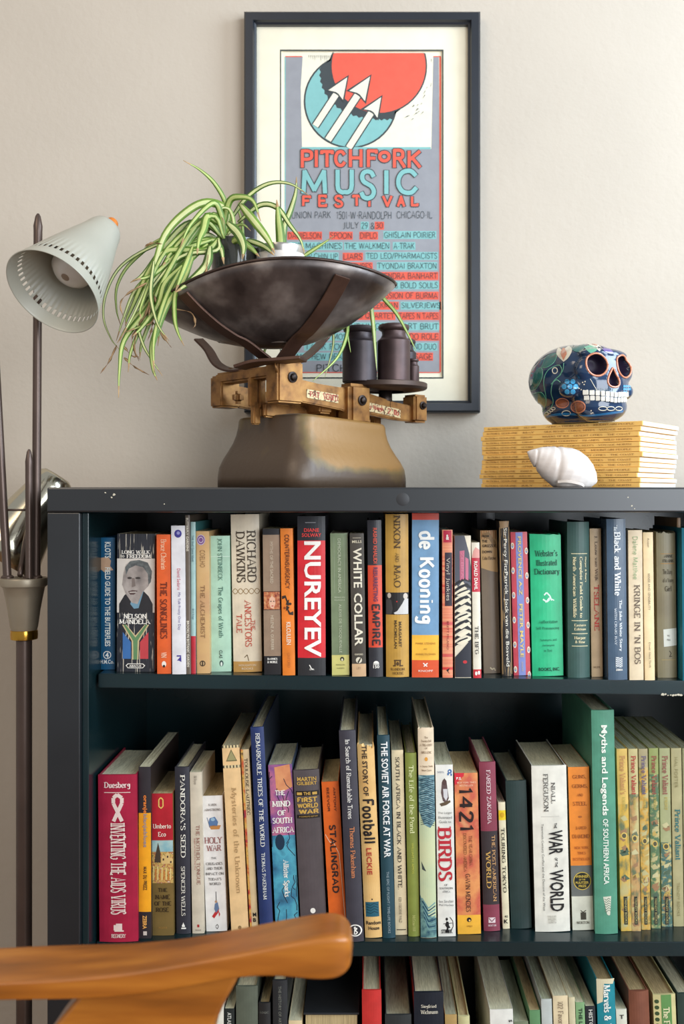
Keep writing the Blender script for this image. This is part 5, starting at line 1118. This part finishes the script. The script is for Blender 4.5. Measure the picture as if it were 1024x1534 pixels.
LV = [([(575,400),(585,250),(540,150),(470,80),(385,32)],1.53,1.50,17,-.5),
 ([(570,390),(592,270),(500,225),(400,270),(300,380),(240,560),(170,720),(90,870)],1.52,1.44,30,.6),
 ([(560,380),(500,330),(400,330),(300,430),(200,560),(140,600)],1.52,1.46,27,.4),
 ([(560,400),(440,385),(250,430),(100,520),(30,640),(15,760),(50,860),(90,912)],1.53,1.50,12,.2),
 ([(520,415),(300,400),(150,500),(80,610),(75,720),(95,800)],1.54,1.52,13,.2),
 ([(540,410),(420,430),(330,530),(280,640),(200,750),(110,870),(90,1000),(85,1135)],1.50,1.42,27,.5),
 ([(540,400),(400,480),(300,560),(230,680),(130,800),(80,880)],1.50,1.44,26,-.4),
 ([(430,480),(380,600),(310,700),(270,800),(240,900),(245,1000),(265,1055)],1.46,1.41,26,.4),
 ([(370,540),(300,680),(250,860),(250,1030)],1.46,1.41,18,.2),
 ([(400,540),(350,640),(345,760),(360,830),(390,895)],1.46,1.40,16,.2),
 ([(250,500),(235,620),(240,700),(270,800),(320,870)],1.46,1.42,15,-.3),
 ([(190,740),(175,800),(200,890),(240,960),(290,1035)],1.46,1.42,11,.3),
 ([(510,430),(490,520),(410,600),(350,645)],1.47,1.42,32,.1),
 ([(560,330),(500,290),(480,350),(460,400),(450,470)],1.49,1.44,30,.3),
 ([(590,320),(640,370),(665,430),(660,492)],1.48,1.44,33,-.2),
 ([(650,235),(720,320),(780,400),(812,465)],1.50,1.46,30,.2),
 ([(575,330),(600,220),(650,200),(710,220),(745,315)],1.51,1.47,25,.5),
 ([(590,330),(680,205),(780,140),(880,140),(972,196)],1.52,1.50,17,.2),
 ([(855,430),(855,340),(885,260),(908,180),(912,108)],1.56,1.56,24,.1),
 ([(835,480),(838,400),(828,300),(820,215)],1.50,1.50,34,.1),
 ([(640,320),(740,240),(820,250),(880,330),(930,400),(950,470)],1.52,1.48,20,.3),
 ([(940,480),(985,450),(1024,425),(1085,385)],1.54,1.54,14,.1),
 ([(600,420),(640,400),(700,440),(740,480)],1.50,1.46,26,.2),
 ([(680,400),(760,430),(810,475)],1.50,1.47,22,.2),
 ([(530,410),(560,440),(575,515)],1.49,1.46,22,.3),
 ([(580,390),(560,280),(520,230),(420,330),(370,440)],1.50,1.46,22,.4),
 ([(560,400),(450,410),(330,480),(290,520)],1.50,1.46,22,.3),
 ([(590,380),(620,330),(600,260),(560,260),(580,330)],1.50,1.49,14,.3),
 ([(540,390),(420,370),(300,390),(205,436)],1.54,1.53,16,.2),
 ([(520,400),(380,450),(250,560),(150,590)],1.49,1.45,22,.2),
 ([(500,420),(390,520),(330,640),(220,780),(120,830)],1.48,1.44,24,-.3),
 ([(460,440),(340,500),(250,590),(200,660)],1.48,1.46,22,.3),
 ([(430,430),(380,560),(350,640)],1.45,1.42,20,.2),
 ([(570,390),(540,350),(510,340),(480,380),(400,400),(290,420)],1.53,1.50,16,.2),
 ([(560,385),(600,350),(660,330),(700,360)],1.53,1.52,14,.2),
 ([(660,390),(665,440),(660,330),(640,250),(655,215)],1.55,1.55,10,.1),
 ([(380,520),(300,600),(270,700),(200,800),(150,850)],1.47,1.43,22,.5),
 ([(330,520),(240,560),(160,640),(110,760),(75,870)],1.49,1.46,15,.3)]
for pts, d0, d1, w_, tw in LV: leaf([LQ(*p) for p in pts], d0, d1, w_*.3223*1.3, tw=tw)
rl = random.Random(12)
for k in range(8):      # more of the tangle falling to the left
    e_ = (rl.uniform(90, 330), rl.uniform(640, 960)); m1 = (rl.uniform(430, 540), rl.uniform(270, 460)); m2 = ((e_[0]+m1[0])/2-rl.uniform(0, 60), (e_[1]+m1[1])/2-rl.uniform(40, 130))
    leaf([LQ(*p) for p in ((rl.uniform(545, 590), 395), m1, m2, e_, (e_[0]-rl.uniform(0, 25), e_[1]+rl.uniform(40, 130)))], rl.uniform(1.47, 1.52), rl.uniform(1.43, 1.47), rl.uniform(18, 30)*.3223*1.2, tw=rl.uniform(-.5, .5))
for pts in ([(240,640),(215,740),(180,800),(160,900),(180,965)], [(240,780),(220,870)], [(215,600),(130,650),(95,700),(110,770)], [(240,780),(300,860),(332,902)], [(110,950),(160,990),(228,1030)], [(75,890),(40,970),(0,1024)], [(330,720),(420,740),(442,790),(430,815)], [(210,430),(240,415),(290,420)], [(190,790),(150,850),(160,920),(185,960)], [(100,880),(120,910),(150,940),(180,945)], [(230,640),(235,700),(225,760)], [(250,660),(262,720),(235,790),(170,800)], [(500,470),(490,560),(470,590)]):
    pts = [LQ(*p) for p in pts]
    if len(pts) == 2: pts.insert(1, ((pts[0][0]+pts[1][0])/2+2, (pts[0][1]+pts[1][1])/2))
    leaf(pts, 1.455, 1.44, 4.6, True, 'dry_leaf', tw=random.uniform(0, 3))
sp2 = spp
for pts, d0, d1, w_ in (([(499,478),(499,495),(498,522),(486,566)],1.57,1.56,4.5), ([(520,470),(519,502),(504,537),(468,571)],1.57,1.50,5.5), ([(515,470),(519,495),(525,528)],1.56,1.55,4), ([(553,440),(558,480),(561,515),(564,555)],1.57,1.56,6.5), ([(562,432),(573,446),(593,469),(610,499),(623,526)],1.57,1.56,6), ([(405,500),(398,520),(392,540)],1.60,1.60,5)):
    leaf(pts, d0, d1, w_, tw=.2, tipdry=False)
# ------------------------------------------------------------------ magazines
near, far = P(973, 727, 1.475), P(722, 727, 1.63)
near.z = far.z = TOP
ux = Vector((near.x-far.x, near.y-far.y, 0)); Lm = .256; ux.normalize(); uy = Vector((-ux.y, ux.x, 0))
ang = math.atan2(ux.y, ux.x)
yel = mat((250,200,110), .4, .08, 30); pwh = mat((226,224,222), .6, .08, 100, .2, stretch=(1,1,12)); txm = mat((176,128,66), .5)
nm = 13; H = .0955; th = H/nm; rm = random.Random(5)
words = ['lowest magazine of the stack','second magazine from the bottom of the stack','third magazine from the bottom of the stack','fourth magazine from the bottom of the stack','fifth magazine from the bottom of the stack','sixth magazine from the bottom of the stack','middle magazine of the stack','sixth magazine from the top of the stack','fifth magazine from the top of the stack','fourth magazine from the top of the stack','third magazine from the top of the stack','second magazine from the top of the stack','topmost magazine of the stack, directly under the skull']
months = ['JULY','MAY 2006','MARCH 1987','NOVEMBER 1991','APRIL','JUNE','AUGUST 1984','SEPTEMBER','OCTOBER','JANUARY','FEBRUARY','MAY','JULY 1995']
for i in range(nm):
    off = rm.uniform(-.003, .003)-(.003 if i < 3 else 0); o2 = rm.uniform(-.0015, .0015)
    c = far+ux*(Lm/2+off)+uy*o2
    t = thing('magazine', (c.x, c.y, TOP+i*th), 'yellow-spined '+words[i], 'magazine', 'yellow-spined magazines stacked on the bookcase', (0, 0, ang+rm.uniform(-.006, .006)))
    h2 = th*rm.uniform(.90, .97); hl = Lm/2
    cvr = box('cover', -hl, hl, 0, .152, 0, h2, [yel], t, .0008)
    vs = [(-hl+.001,.003,h2*.12),(hl+.0006,.003,h2*.12),(hl+.0006,.171,h2*.12),(-hl+.001,.171,h2*.12)]
    box('page_block', hl-.004, hl+.0007, .0016, .1525, h2*.1, h2*.9, pwh, t, 0)
    T = Flat()
    T.text('NATIONAL GEOGRAPHIC', -hl+.008, -hl+.062, h2*.3, h2*.72, txm, 'r', 'H'); T.text(months[i], -hl+.070, -hl+.090, h2*.32, h2*.7, txm, 'r', 'H')
    T.text(rm.choice(['SILK ROAD - CORAL REEFS - VOYAGE NORTH','RIVERS OF ICE - DESERT CITIES - THE COAST','STORM COUNTRY - ISLANDS - WILD HORSES','AFRICA FROM ABOVE - MOUNTAIN PEOPLE']), hl-.150, hl-.012, h2*.32, h2*.7, txm, 'r', 'H')
    merge([cvr, T.build('lettering', t, -.0001)])

# ------------------------------------------------------------------ painted skull
MT = TOP+H
SP = Vector((X(868, 1.55), 1.555, MT+.0002))
sk = thing('painted_skull', SP, 'dark blue painted ceramic skull standing on the yellow magazines', 'skull')
ya = math.radians(-64); fw_ = Vector((math.cos(ya), math.sin(ya), 0)); sd_ = Vector((-fw_.y, fw_.x, 0))
def SKv(f, s, z): return fw_*f+sd_*s+Vector((0,0,z))
bm = bmesh.new()
def ell3(c, r, seg=32):
    g = bmesh.ops.create_uvsphere(bm, u_segments=seg, v_segments=seg//2, radius=1)
    for v in g['verts']: v.co = Vector((c[0]+v.co.x*r[0], c[1]+v.co.y*r[1], c[2]+v.co.z*r[2]))
ell3((-.014,0,.066),(.072,.065,.053)); ell3((.022,0,.078),(.046,.055,.038)); ell3((.045,0,.050),(.036,.048,.040)); ell3((.058,.0,.072),(.020,.050,.028),32); ell3((.050,0,.022),(.031,.042,.024))
ell3((.040,.048,.046),(.018,.015,.013),20); ell3((.040,-.048,.046),(.018,.015,.013),20); ell3((-.01,0,.022),(.058,.044,.028)); ell3((.056,0,.096),(.018,.042,.010),20)
ell3((.070,0,.034),(.014,.026,.014),20)
me = bpy.data.meshes.new('t'); bm.to_mesh(me); bm.free(); o = bpy.data.objects.new('t', me); C.objects.link(o)
r = o.modifiers.new('r', 'REMESH'); r.mode = 'VOXEL'; r.voxel_size = .0016
s_ = o.modifiers.new('s', 'SMOOTH'); s_.iterations = 14; s_.factor = .6
bpy.context.view_layer.update()
me2 = bpy.data.meshes.new_from_object(o.evaluated_get(bpy.context.evaluated_depsgraph_get())); bpy.data.objects.remove(o)
def socket(v, c, ry, rz, dep, tri=False):
    q = sq(v, c, ry, rz, tri)
    return dep*max(0, 1-q**4)**.6 if q < 1 and v.x > .02 else 0
def edir(c): return Vector((1, .30*(1 if c[0] > 0 else -1 if c[0] < 0 else 0), 0)).normalized()
def sq(v, c, ry, rz, tri):
    n = edir(c); sd = Vector((-n.y, n.x, 0)); o_ = Vector((.07, c[0], 0)); dy = (Vector((v.x, v.y, 0))-o_).dot(sd)/ry; dz = (v.z-c[1])/rz
    if tri: dy = dy/max(.35, .75-dz*.55)
    return math.hypot(dy, dz)
EY = ((.0235,.079),(-.0235,.079)); NO_ = (0,.061)
PRE = [v.co.copy() for v in me2.vertices]
for v in me2.vertices:
    c = v.co; best = max([(socket(c, e, .0160, .0160, .026), i) for i, e in enumerate(EY)]+[(socket(c, NO_, .0115, .0135, .016, True), 2)]); dn = edir((EY+(NO_,))[best[1]]); c -= dn*best[0]
    if c.z < .002: c.z = max(0, c.z*.3)
cols_i = []
SKm = mat((24,52,84), .12, .25, 25, coat=.6); SOC = mat((46,34,60), .5, .2)
for p in me2.polygons:
    p.use_smooth = True
me2.materials.append(SKm); me2.materials.append(SOC)
for p in me2.polygons:
    c = p.center
    for e in EY:
        if sq(c, e, .0158, .0158, False) < 1 and c.x > .02: p.material_index = 1
    if sq(c, NO_, .0112, .0132, True) < 1 and c.x > .03: p.material_index = 1
R_ = Matrix.Rotation(ya, 4, 'Z')
PREB = BVHTree.FromPolygons([R_ @ v for v in PRE], [tuple(p.vertices) for p in me2.polygons])
for v in me2.vertices: v.co = R_ @ v.co
so = bpy.data.objects.new('skull_body', me2); C.objects.link(so); so.parent = sk
bv = BVHTree.FromPolygons([v.co+SP for v in me2.vertices], [tuple(p.vertices) for p in me2.polygons])
def hit(zx, zy):
    px, py = 700+zx*.3164, 490+zy*.3164; dr = P(px, py, 1.0).normalized(); h = bv.ray_cast(Vector((0,0,0)), dr)
    return (h[0], h[1]) if h[0] is not None else None
def sline(name, pts, wd, m, closed=False, sm=6):
    """painted line: a low bead lying on the glazed surface"""
    q = [Vector((x, y, 0)) for x, y in pts]
    if closed: q.append(q[0])
    q = catmull(q, sm); hs = []
    for v in q:
        h = hit(v.x, v.y)
        if h: hs.append(h)
        elif hs: break
    if len(hs) < 2: return
    vs = []; fs = []
    for i, (p, n) in enumerate(hs):
        a = hs[max(i-1, 0)][0]; b = hs[min(i+1, len(hs)-1)][0]; t = (b-a); t = t.normalized() if t.length > 1e-6 else Vector((1,0,0)); u = n.cross(t).normalized()
        for k, hh in ((-1,.0001),(0,.0007),(1,.0001)): vs.append(p+u*wd/2*k+n*hh-SP)
    for i in range(len(hs)-1):
        if (hs[i+1][0]-hs[i][0]).length > .012: continue
        for k in (0, 1): fs.append((i*3+k, i*3+k+1, i*3+4+k, i*3+3+k))
    if fs: mesh(name, vs, fs, m, sk, None, True)
def sblob(name, pts, m, lift=.0005):
    """painted patch: filled outline draped on the surface"""
    q = catmull([Vector((x, y, 0)) for x, y in pts+[pts[0]]], 5)[:-1]
    cx = sum(v.x for v in q)/len(q); cy = sum(v.y for v in q)/len(q); rings = []
    vs = []; fs = []; ok = []
    for f in (0.02, .25, .5, .75, 1):
        for v in q:
            h = hit(cx+(v.x-cx)*f, cy+(v.y-cy)*f); ok.append(h is not None)
            vs.append((h[0]+h[1]*lift-SP) if h else Vector((0,0,.03)))
    n = len(q)
    for i in range(4):
        for k in range(n):
            f = (i*n+k, i*n+(k+1) % n, (i+1)*n+(k+1) % n, (i+1)*n+k)
            if all(ok[j] for j in f) and max((vs[f[0]]-vs[j]).length for j in f) < .02: fs.append(f)
    if fs: mesh(name, vs, fs, m, sk, None, True)
gl_ = lambda c: mat(c, .15, .1, 60, coat=.5)
org = gl_((206,130,96)); crm = gl_((226,218,196)); blu = gl_((64,150,196)); grn = gl_((28,100,96)); lgr = gl_((100,170,140)); brn = gl_((150,88,60)); lil = gl_((110,90,150))
def ringl(cx, cy, rx, ry, n=16): return [(cx+rx*math.cos(2*math.pi*i/n), cy+ry*math.sin(2*math.pi*i/n)) for i in range(n)]
# raised rims modelled in the skull's own axes
def rimring(c, ry, rz, m, tri=False, n=40):
    pts = []; b2 = PREB; n_e = edir(c); se = Vector((-n_e.y, n_e.x, 0)); R3 = R_.to_3x3()
    for i in range(n+1):
        a = 2*math.pi*i/n; y, z = math.cos(a), math.sin(a)
        if tri: y *= max(.35, .75-z*.55)
        h = b2.ray_cast(R3 @ (Vector((.07, c[0], 0))+n_e*.1+se*y*ry*1.02+Vector((0,0,c[1]+z*rz*1.02))), -(R3 @ n_e))
        if h[0] is not None: pts.append(h[0])
    tube('socket_rim', pts, .0015, m, sk, 8, 0)
for e in EY: rimring(e, .0160, .0160, org)
rimring(NO_, .0115, .0135, org, True)
# flower of blue dots, leaves, tulip, bird outline, brow leaves
for k in range(7):
    a = k*math.pi/3; x, y = (485, 282) if k == 6 else (485+27*math.cos(a), 282+27*math.sin(a)); sblob('blue_dot', ringl(x, y, 12, 12, 8), blu)
for pts in ([(300,300),(320,215),(350,195),(352,240),(325,290)], [(300,320),(350,310),(372,360),(340,425),(310,390)], [(350,190),(375,140),(420,125),(410,165),(375,190)], [(485,95),(520,72),(555,85),(540,118),(505,115)]): sblob('painted_leaf', pts, grn)
for pts in ([(300,300),(320,215),(350,195),(352,240),(325,290)], [(300,320),(350,310),(372,360),(340,425),(310,390)], [(350,190),(375,140),(420,125),(410,165),(375,190)]): sline('painted_line', pts, .0012, lgr, True)
sblob('painted_leaf', [(550,95),(590,85),(612,108),(580,122)], lgr)
sblob('painted_petal', [(455,165),(422,130),(430,98),(450,108),(480,90),(495,110),(478,145)], crm); sblob('painted_petal', [(455,158),(442,125),(455,100),(470,125)], org, .0009)
sblob('painted_petal', [(555,78),(600,72),(628,85),(625,115),(600,95)], crm); sblob('painted_petal', [(575,78),(600,76),(612,90)], org, .0009); sblob('painted_petal', [(630,90),(665,98),(690,125),(650,118)], lil)
for pts in ([(345,425),(372,350),(360,260),(380,205),(430,180),(445,200),(440,225)], [(440,225),(405,260),(395,310),(405,350),(395,380),(360,420)], [(455,170),(450,205),(430,235)], [(395,270),(420,250),(440,262)]): sline('painted_line', pts, .0013, lgr)
sline('painted_line', ringl(413, 206, 12, 14, 10), .0014, crm, True)
sline('painted_line', ringl(448, 360, 30, 22), .0018, org, True); sline('painted_line', ringl(523, 378, 33, 27), .0020, org, True)
sblob('painted_patch', ringl(448, 360, 26, 18, 10), brn, .0003); sblob('painted_patch', ringl(523, 378, 28, 22, 10), brn, .0003)
sline('painted_line', [(345,440),(400,418),(480,412),(560,420),(650,412),(735,400)], .004, gl_((40,110,160)))
for k in range(3): sline('painted_line', ringl(640+k*38, 386, 20-k*2, 9, 10), .0011, crm, True)
for k in range(4): sline('painted_line', ringl(375+k*10, 410-k*8, 10, 6, 8), .0011, crm, True)
sline('painted_line', ringl(467, 408, 20, 12), .0011, crm, True)
sline('painted_line', [(580,245),(600,280),(612,300)], .0009, crm)
for x, y in ((545,262),(556,258),(552,272),(585,395),(592,405),(528,290),(538,296),(585,408)): sblob('painted_dot', ringl(x, y, 3.2, 3.2, 6), crm)
for k in range(18): x = 548+k*8; sline('painted_stitch', [(x, 325-20*math.sin(min(1, k/9))), (x+3, 306-20*math.sin(min(1, k/9)))], .0007, gl_((120,140,150)), sm=3)
for k in range(10): sblob('painted_dot', ringl(740+(k % 4)*9, 280+(k//4)*14, 5, 6, 6), blu)
# teeth: two rows standing proud of the jaw
tm = mat((232,228,216), .2, .05, coat=.4)
b2 = BVHTree.FromPolygons([v.co for v in me2.vertices], [tuple(p.vertices) for p in me2.polygons])
for row, z0_, z1_ in ((0,.0250,.0318),(1,.0324,.0395)):
    for k in range(13):
        a0 = math.radians(-74+148*k/13+1.0); a1 = math.radians(-74+148*(k+1)/13-1.0); am = (a0+a1)/2
        base = Vector((.048,0,0)); q = []
        for a in (a0, a1):
            dr = Vector((math.cos(a), math.sin(a)*.9, 0)).normalized(); zz = (z0_+z1_)/2+.004*abs(am)/1.3
            h = b2.ray_cast(SKv(.048+dr.x*.1, dr.y*.1, zz), -(fw_*dr.x+sd_*dr.y))
            if h[0] is None: break
            q.append((h[0]-Vector((0,0,h[0].z)), fw_*dr.x+sd_*dr.y))
        if len(q) < 2: continue
        up = .004*abs(am)/1.3; bmt = bmesh.new(); v8 = []
        for p, n in q:
            for dd in (-.003, .0016):
                for z in (z0_, z1_): v8.append(bmt.verts.new(p+n*dd+Vector((0,0,z+up))))
        for f in ((0,1,3,2),(4,6,7,5),(0,4,5,1),(2,3,7,6),(0,2,6,4),(1,5,7,3)): bmt.faces.new([v8[i] for i in f])
        bmesh.ops.bevel(bmt, geom=bmt.edges[:], offset=.0005, segments=2, affect='EDGES'); frombm('tooth', bmt, tm, sk)

# ------------------------------------------------------------------ shell
ap = P(789.5, 677, 1.475); en = P(893, 722, 1.475); axs = (en-ap); Ls = axs.length
sh = thing('seashell', (ap.x+.05, 1.475, TOP), 'white spiral sea shell leaning against the magazines', 'shell')
SO = Vector((ap.x+.05, 1.475, TOP)); ax, u, v = basis(axs); vs = []; fs = []; ni, nk = 90, 56
prof = [(0,.001),(.04,.0055),(.1,.011),(.16,.0155),(.24,.020),(.32,.0245),(.42,.0275),(.52,.031),(.62,.0315),(.74,.0285),(.85,.022),(.94,.013),(1,.003)]
def pr(s):
    s = max(0, min(1, s))
    for (a, x), (b, y) in zip(prof, prof[1:]):
        if s <= b: f = (s-a)/(b-a); f = f*f*(3-2*f)*.3+f*.7; return x+(y-x)*f
    return .003
for i in range(ni+1):
    s = i/ni
    for k in range(nk):
        a = 2*math.pi*k/nk
        # the suture winds three and a half turns down to the body whorl
        ph = a/(2*math.pi); whorl = (math.log(1+s*10)/math.log(11)*2.9-ph) ; fr_ = whorl-math.floor(whorl)
        grv = -.0022*math.exp(-(min(fr_, 1-fr_)/.07)**2)*(1 if s < .56 else max(0, 1-(s-.56)*9)) * min(1, s*6)
        r_ = (pr(s)+grv)*(1+.03*math.sin(a*1.0))
        p = ap+ax*s*Ls+(u*math.cos(a)+v*math.sin(a))*r_*1.0
        vs.append(Vector((p.x, p.y, max(p.z, TOP+.0004)))-SO)
for i in range(ni):
    for k in range(nk): fs.append((i*nk+k, i*nk+(k+1) % nk, (i+1)*nk+(k+1) % nk, (i+1)*nk+k))
mesh('shell_body', vs, fs, mat((224,214,206), .5, .08, 40, .25, stretch=(1,1,3)), sh, None, True)
lip = [P(835, 722, 1.452), P(850, 721.5, 1.447), P(868, 725, 1.445), P(874, 728.5, 1.447)]
strap('lip', [p-SO for p in lip], Vector((0,.3,1)), .004, .002, mat((206,196,186), .4), sh)
# ------------------------------------------------------------------ floor lamp
LD = 1.50
lp = thing('floor_lamp', (X(36, LD), LD, FLOOR), 'brown multi-arm floor lamp standing left of the bookcase', 'lamp')
LO = Vector((X(36, LD), LD, FLOOR))
brm = mat((92,76,68), .35, .12, 20, metal=.5); brl = mat((150,138,118), .4, .1, 20, metal=.35); brs = mat((200,150,60), .18, .1, 20, metal=1.0)
lathe('foot', (0,0,0), (0,0,1), [(0,.12),(.006,.125),(.014,.12),(.02,.05),(.03,.016)], brm, lp, 48)
lathe('pole', (0,0,0), (0,0,1), [(.02,.0112),(Z(957,LD)-FLOOR,.0112)], brm, lp, 24)
def lz(py): return Z(py, LD)-FLOOR
lathe('brass_collar', (0,0,0), (0,0,1), [(lz(959),.013),(lz(957),.019),(lz(950),.0195),(lz(944),.019),(lz(943),.017)], brs, lp, 40)
lathe('cup', (0,0,0), (0,0,1), [(lz(943.5),.018),(lz(938),.0195),(lz(915),.0225),(lz(895),.026),(lz(880),.029),(lz(877),.0325),(lz(868),.034),(lz(865.5),.033),(lz(866),.028)], brl, lp, 48)
def rod(name, px0, py0, px1, py1, r, tip=True, dd=0):
    a = P(px0, py0, LD+dd)-LO; b = P(px1, py1, LD+dd)-LO; l = (b-a).length
    pr_ = [(0,r),(l-.026,r),(l-.018,r*1.05),(l-.004,r*.62),(l,r*.25)] if tip else [(0,r),(l,r)]
    return lathe(name, a, b-a, pr_, brm, lp, 16)
rod('arm', 54, 866, 57, 320, .0062); rod('arm', 43.5, 866, 43.5, 673, .0052, dd=-.012); rod('arm', 11, 866, -9, 500, .0060)
lathe('clamp_nut', P(57,392,LD-.004)-LO, (0,-1,0), [(-.01,.008),(.012,.008)], brm, lp, 16)
tube('cross_rod', [P(8,764,LD)-LO, P(46,764,LD)-LO], .0016, brm, lp, 8, 0)
for px in (11, 54, 43.5): lathe('arm_socket', P(px, 868, LD)-LO, (0,0,1), [(0,.009),(.004,.009),(.006,.007)], brm, lp, 16)
wht = mat((176,174,160), .4, .06, 15, coat=.15); inn = mat((150,150,146), .35, .06, 15)
def shade(name, top, dr, prof, m, slots=None, n=96):
    dr, u, v = basis(dr); vs = []; fs = []
    for a, r in prof:
        for k in range(n):
            t = 2*math.pi*k/n; vs.append(top+dr*a+(u*math.cos(t)+v*math.sin(t))*r-LO)
    for i in range(len(prof)-1):
        for k in range(n):
            if slots is not None and i == slots and k % 2 == 0: continue
            fs.append((i*n+k, i*n+(k+1) % n, (i+1)*n+(k+1) % n, (i+1)*n+k))
    o = mesh(name, vs, fs, m, lp, None, True)
    s = o.modifiers.new('s', 'SOLIDIFY'); s.thickness = .0012; s.offset = -1
    s.use_rim = True
    return o
K0 = P(160, 342, 1.495); DR = Vector((-.31,-.61,-.70)).normalized()
shade('lamp_shade', K0, DR, [(0,.004),(0,.018),(.003,.0225),(.010,.0255),(.025,.029),(.06,.040),(.098,.0515),(.129,.0600),(.1375,.0622),(.138,.0624),(.152,.0665),(.154,.0672),(.155,.068)], wht, 7)
lathe('wooden_knob', K0-LO-DR*.012+Vector((.003,0,.002)), DR, [(-.002,.004),(0,.0085),(.004,.0095),(.010,.009),(.011,.007)], mat((206,118,40), .35, .2, 60), lp, 24)
lathe('bulb_socket', K0-LO+DR*.002, DR, [(0,.014),(.045,.014),(.05,.012)], mat((120,118,112), .4), lp, 24)
bpos = K0-LO+DR*.045
bulb = lathe('light_bulb', bpos, DR, [(0,.013),(.012,.015),(.026,.024),(.038,.030),(.050,.0315),(.062,.028),(.070,.020),(.0745,.010),(.0755,.001)], mat((222,216,206), .18, .04, coat=.5), lp, 40)
lathe('bulb_mark', bpos+DR*.0752, DR, [(0,.006),(.0004,.005)], mat((150,130,110), .5), bulb, 20, True)
tube('shade_bracket', [K0-LO+DR*.05+Vector((-.01,.03,-.01)), P(60,372,LD)-LO+Vector((.012,.0,0)), P(57,384,LD)-LO], .004, brm, lp, 10, 4)
K1 = P(84, 716, 1.63); D1 = (P(2,838,1.60)-K1).normalized()
shade('lamp_shade', K1+D1*-.004, D1, [(0,.003),(0,.022),(.004,.027),(.02,.031),(.07,.042),(.12,.052),(.155,.060)], mat((206,200,180), .16, .1, 8, metal=1))
lp.children[-1]['label'] = 'polished chrome lamp shade'
tube('shade_bracket', [K1-LO+D1*.06, P(40,800,1.56)-LO, P(30,862,LD)-LO], .004, brm, lp, 10, 4)

# ------------------------------------------------------------------ wooden chair in front
CD = .86
ch = thing('armchair', (X(150, CD), CD, FLOOR), 'orange-brown wooden armchair in the foreground', 'chair')
CO = Vector((X(150, CD), CD, FLOOR))
wood = mat((178,92,26), .30, 0, 7, .03, stretch=(1.0,6,9), ramp=[(.3,(128,72,18)),(.5,(160,92,26)),(.7,(184,114,38))], coat=.35)
sec = [(-260,1430,1480,1508),(-120,1422,1476,1502),(0,1416,1470,1497),(80,1413,1466,1497),(160,1412,1460,1495),(240,1407,1449,1486),(300,1398,1438,1474),(360,1387,1428,1462),(420,1375,1415,1461),(460,1368,1407,1467),(495,1363,1402,1468),(515,1368,1403,1463),(528,1380,1410,1450)]
vs = []; fs = []; nr = 40
for i, (px, yb_, yf, yl) in enumerate(sec):
    zt = Z(yf, CD); dB = zt*F/(VY-yb_); th = (yl-yf)/F*CD; zb_ = zt-th; d0 = CD-.003
    wz_ = 1 if i < len(sec)-2 else (.92 if i == len(sec)-2 else .74)
    dc = (d0+dB)/2; hw_ = (dB-d0)/2*wz_; zc = (zt+zb_)/2; hz = th/2*(1 if i < len(sec)-1 else .8)
    for k in range(nr):
        a = 2*math.pi*k/nr; c_, s_2 = math.cos(a), math.sin(a); e_ = .17
        vs.append(Vector((X(px, CD), dc+hw_*math.copysign(abs(c_)**e_, c_), zc+hz*math.copysign(abs(s_2)**e_, s_2)))-CO)
for i in range(len(sec)-1):
    for k in range(nr): fs.append((i*nr+k, i*nr+(k+1) % nr, (i+1)*nr+(k+1) % nr, (i+1)*nr+k))
fs.append(tuple(range(nr))[::-1]); fs.append(tuple((len(sec)-1)*nr+k for k in range(nr)))
ar = mesh('armrest', vs, fs, wood, ch, None, True); ar.modifiers.new('s', 'SUBSURF').render_levels = 2; ar.modifiers[-1].levels = 2
# curved support panel running down into the front leg
rows = [(1452,150,362),(1475,130,352),(1500,112,338),(1534,84,322),(1600,40,308),(1700,10,292),(1900,10,240),(2300,40,200),(2600,60,180),(3000,70,160),(3120,72,158)]
vs = []; fs = []
for py, xl, xr in rows:
    z = Z(py, CD+.015); z = max(z, FLOOR)
    for x, y in ((xl,-.004),(xr,-.004),(xr+1,.030),(xl-1,.030)): vs.append(Vector((X(x, CD+.015), CD+.020+y, z))-CO)
    if z == FLOOR: break
m = len(vs)//4
for i in range(m-1):
    for k in range(4): fs.append((i*4+k, i*4+(k+1) % 4, i*4+4+(k+1) % 4, i*4+4+k))
fs.append((0,3,2,1)); fs.append((m*4-4, m*4-3, m*4-2, m*4-1))
lg = mesh('arm_support', vs, fs, wood, ch); b = lg.modifiers.new('b', 'BEVEL'); b.width = .004; b.segments = 3
bx0, bx1 = X(-260, CD)-CO.x, X(150, CD)-CO.x
box('seat_rail', bx0-.02, X(120,CD)-CO.x, .02, .045, .40, .46, wood, ch, .004)
box('rear_leg', bx0-.02, bx0+.03, .012, .052, 0, Z(1508, CD)-FLOOR+.012, wood, ch, .004)
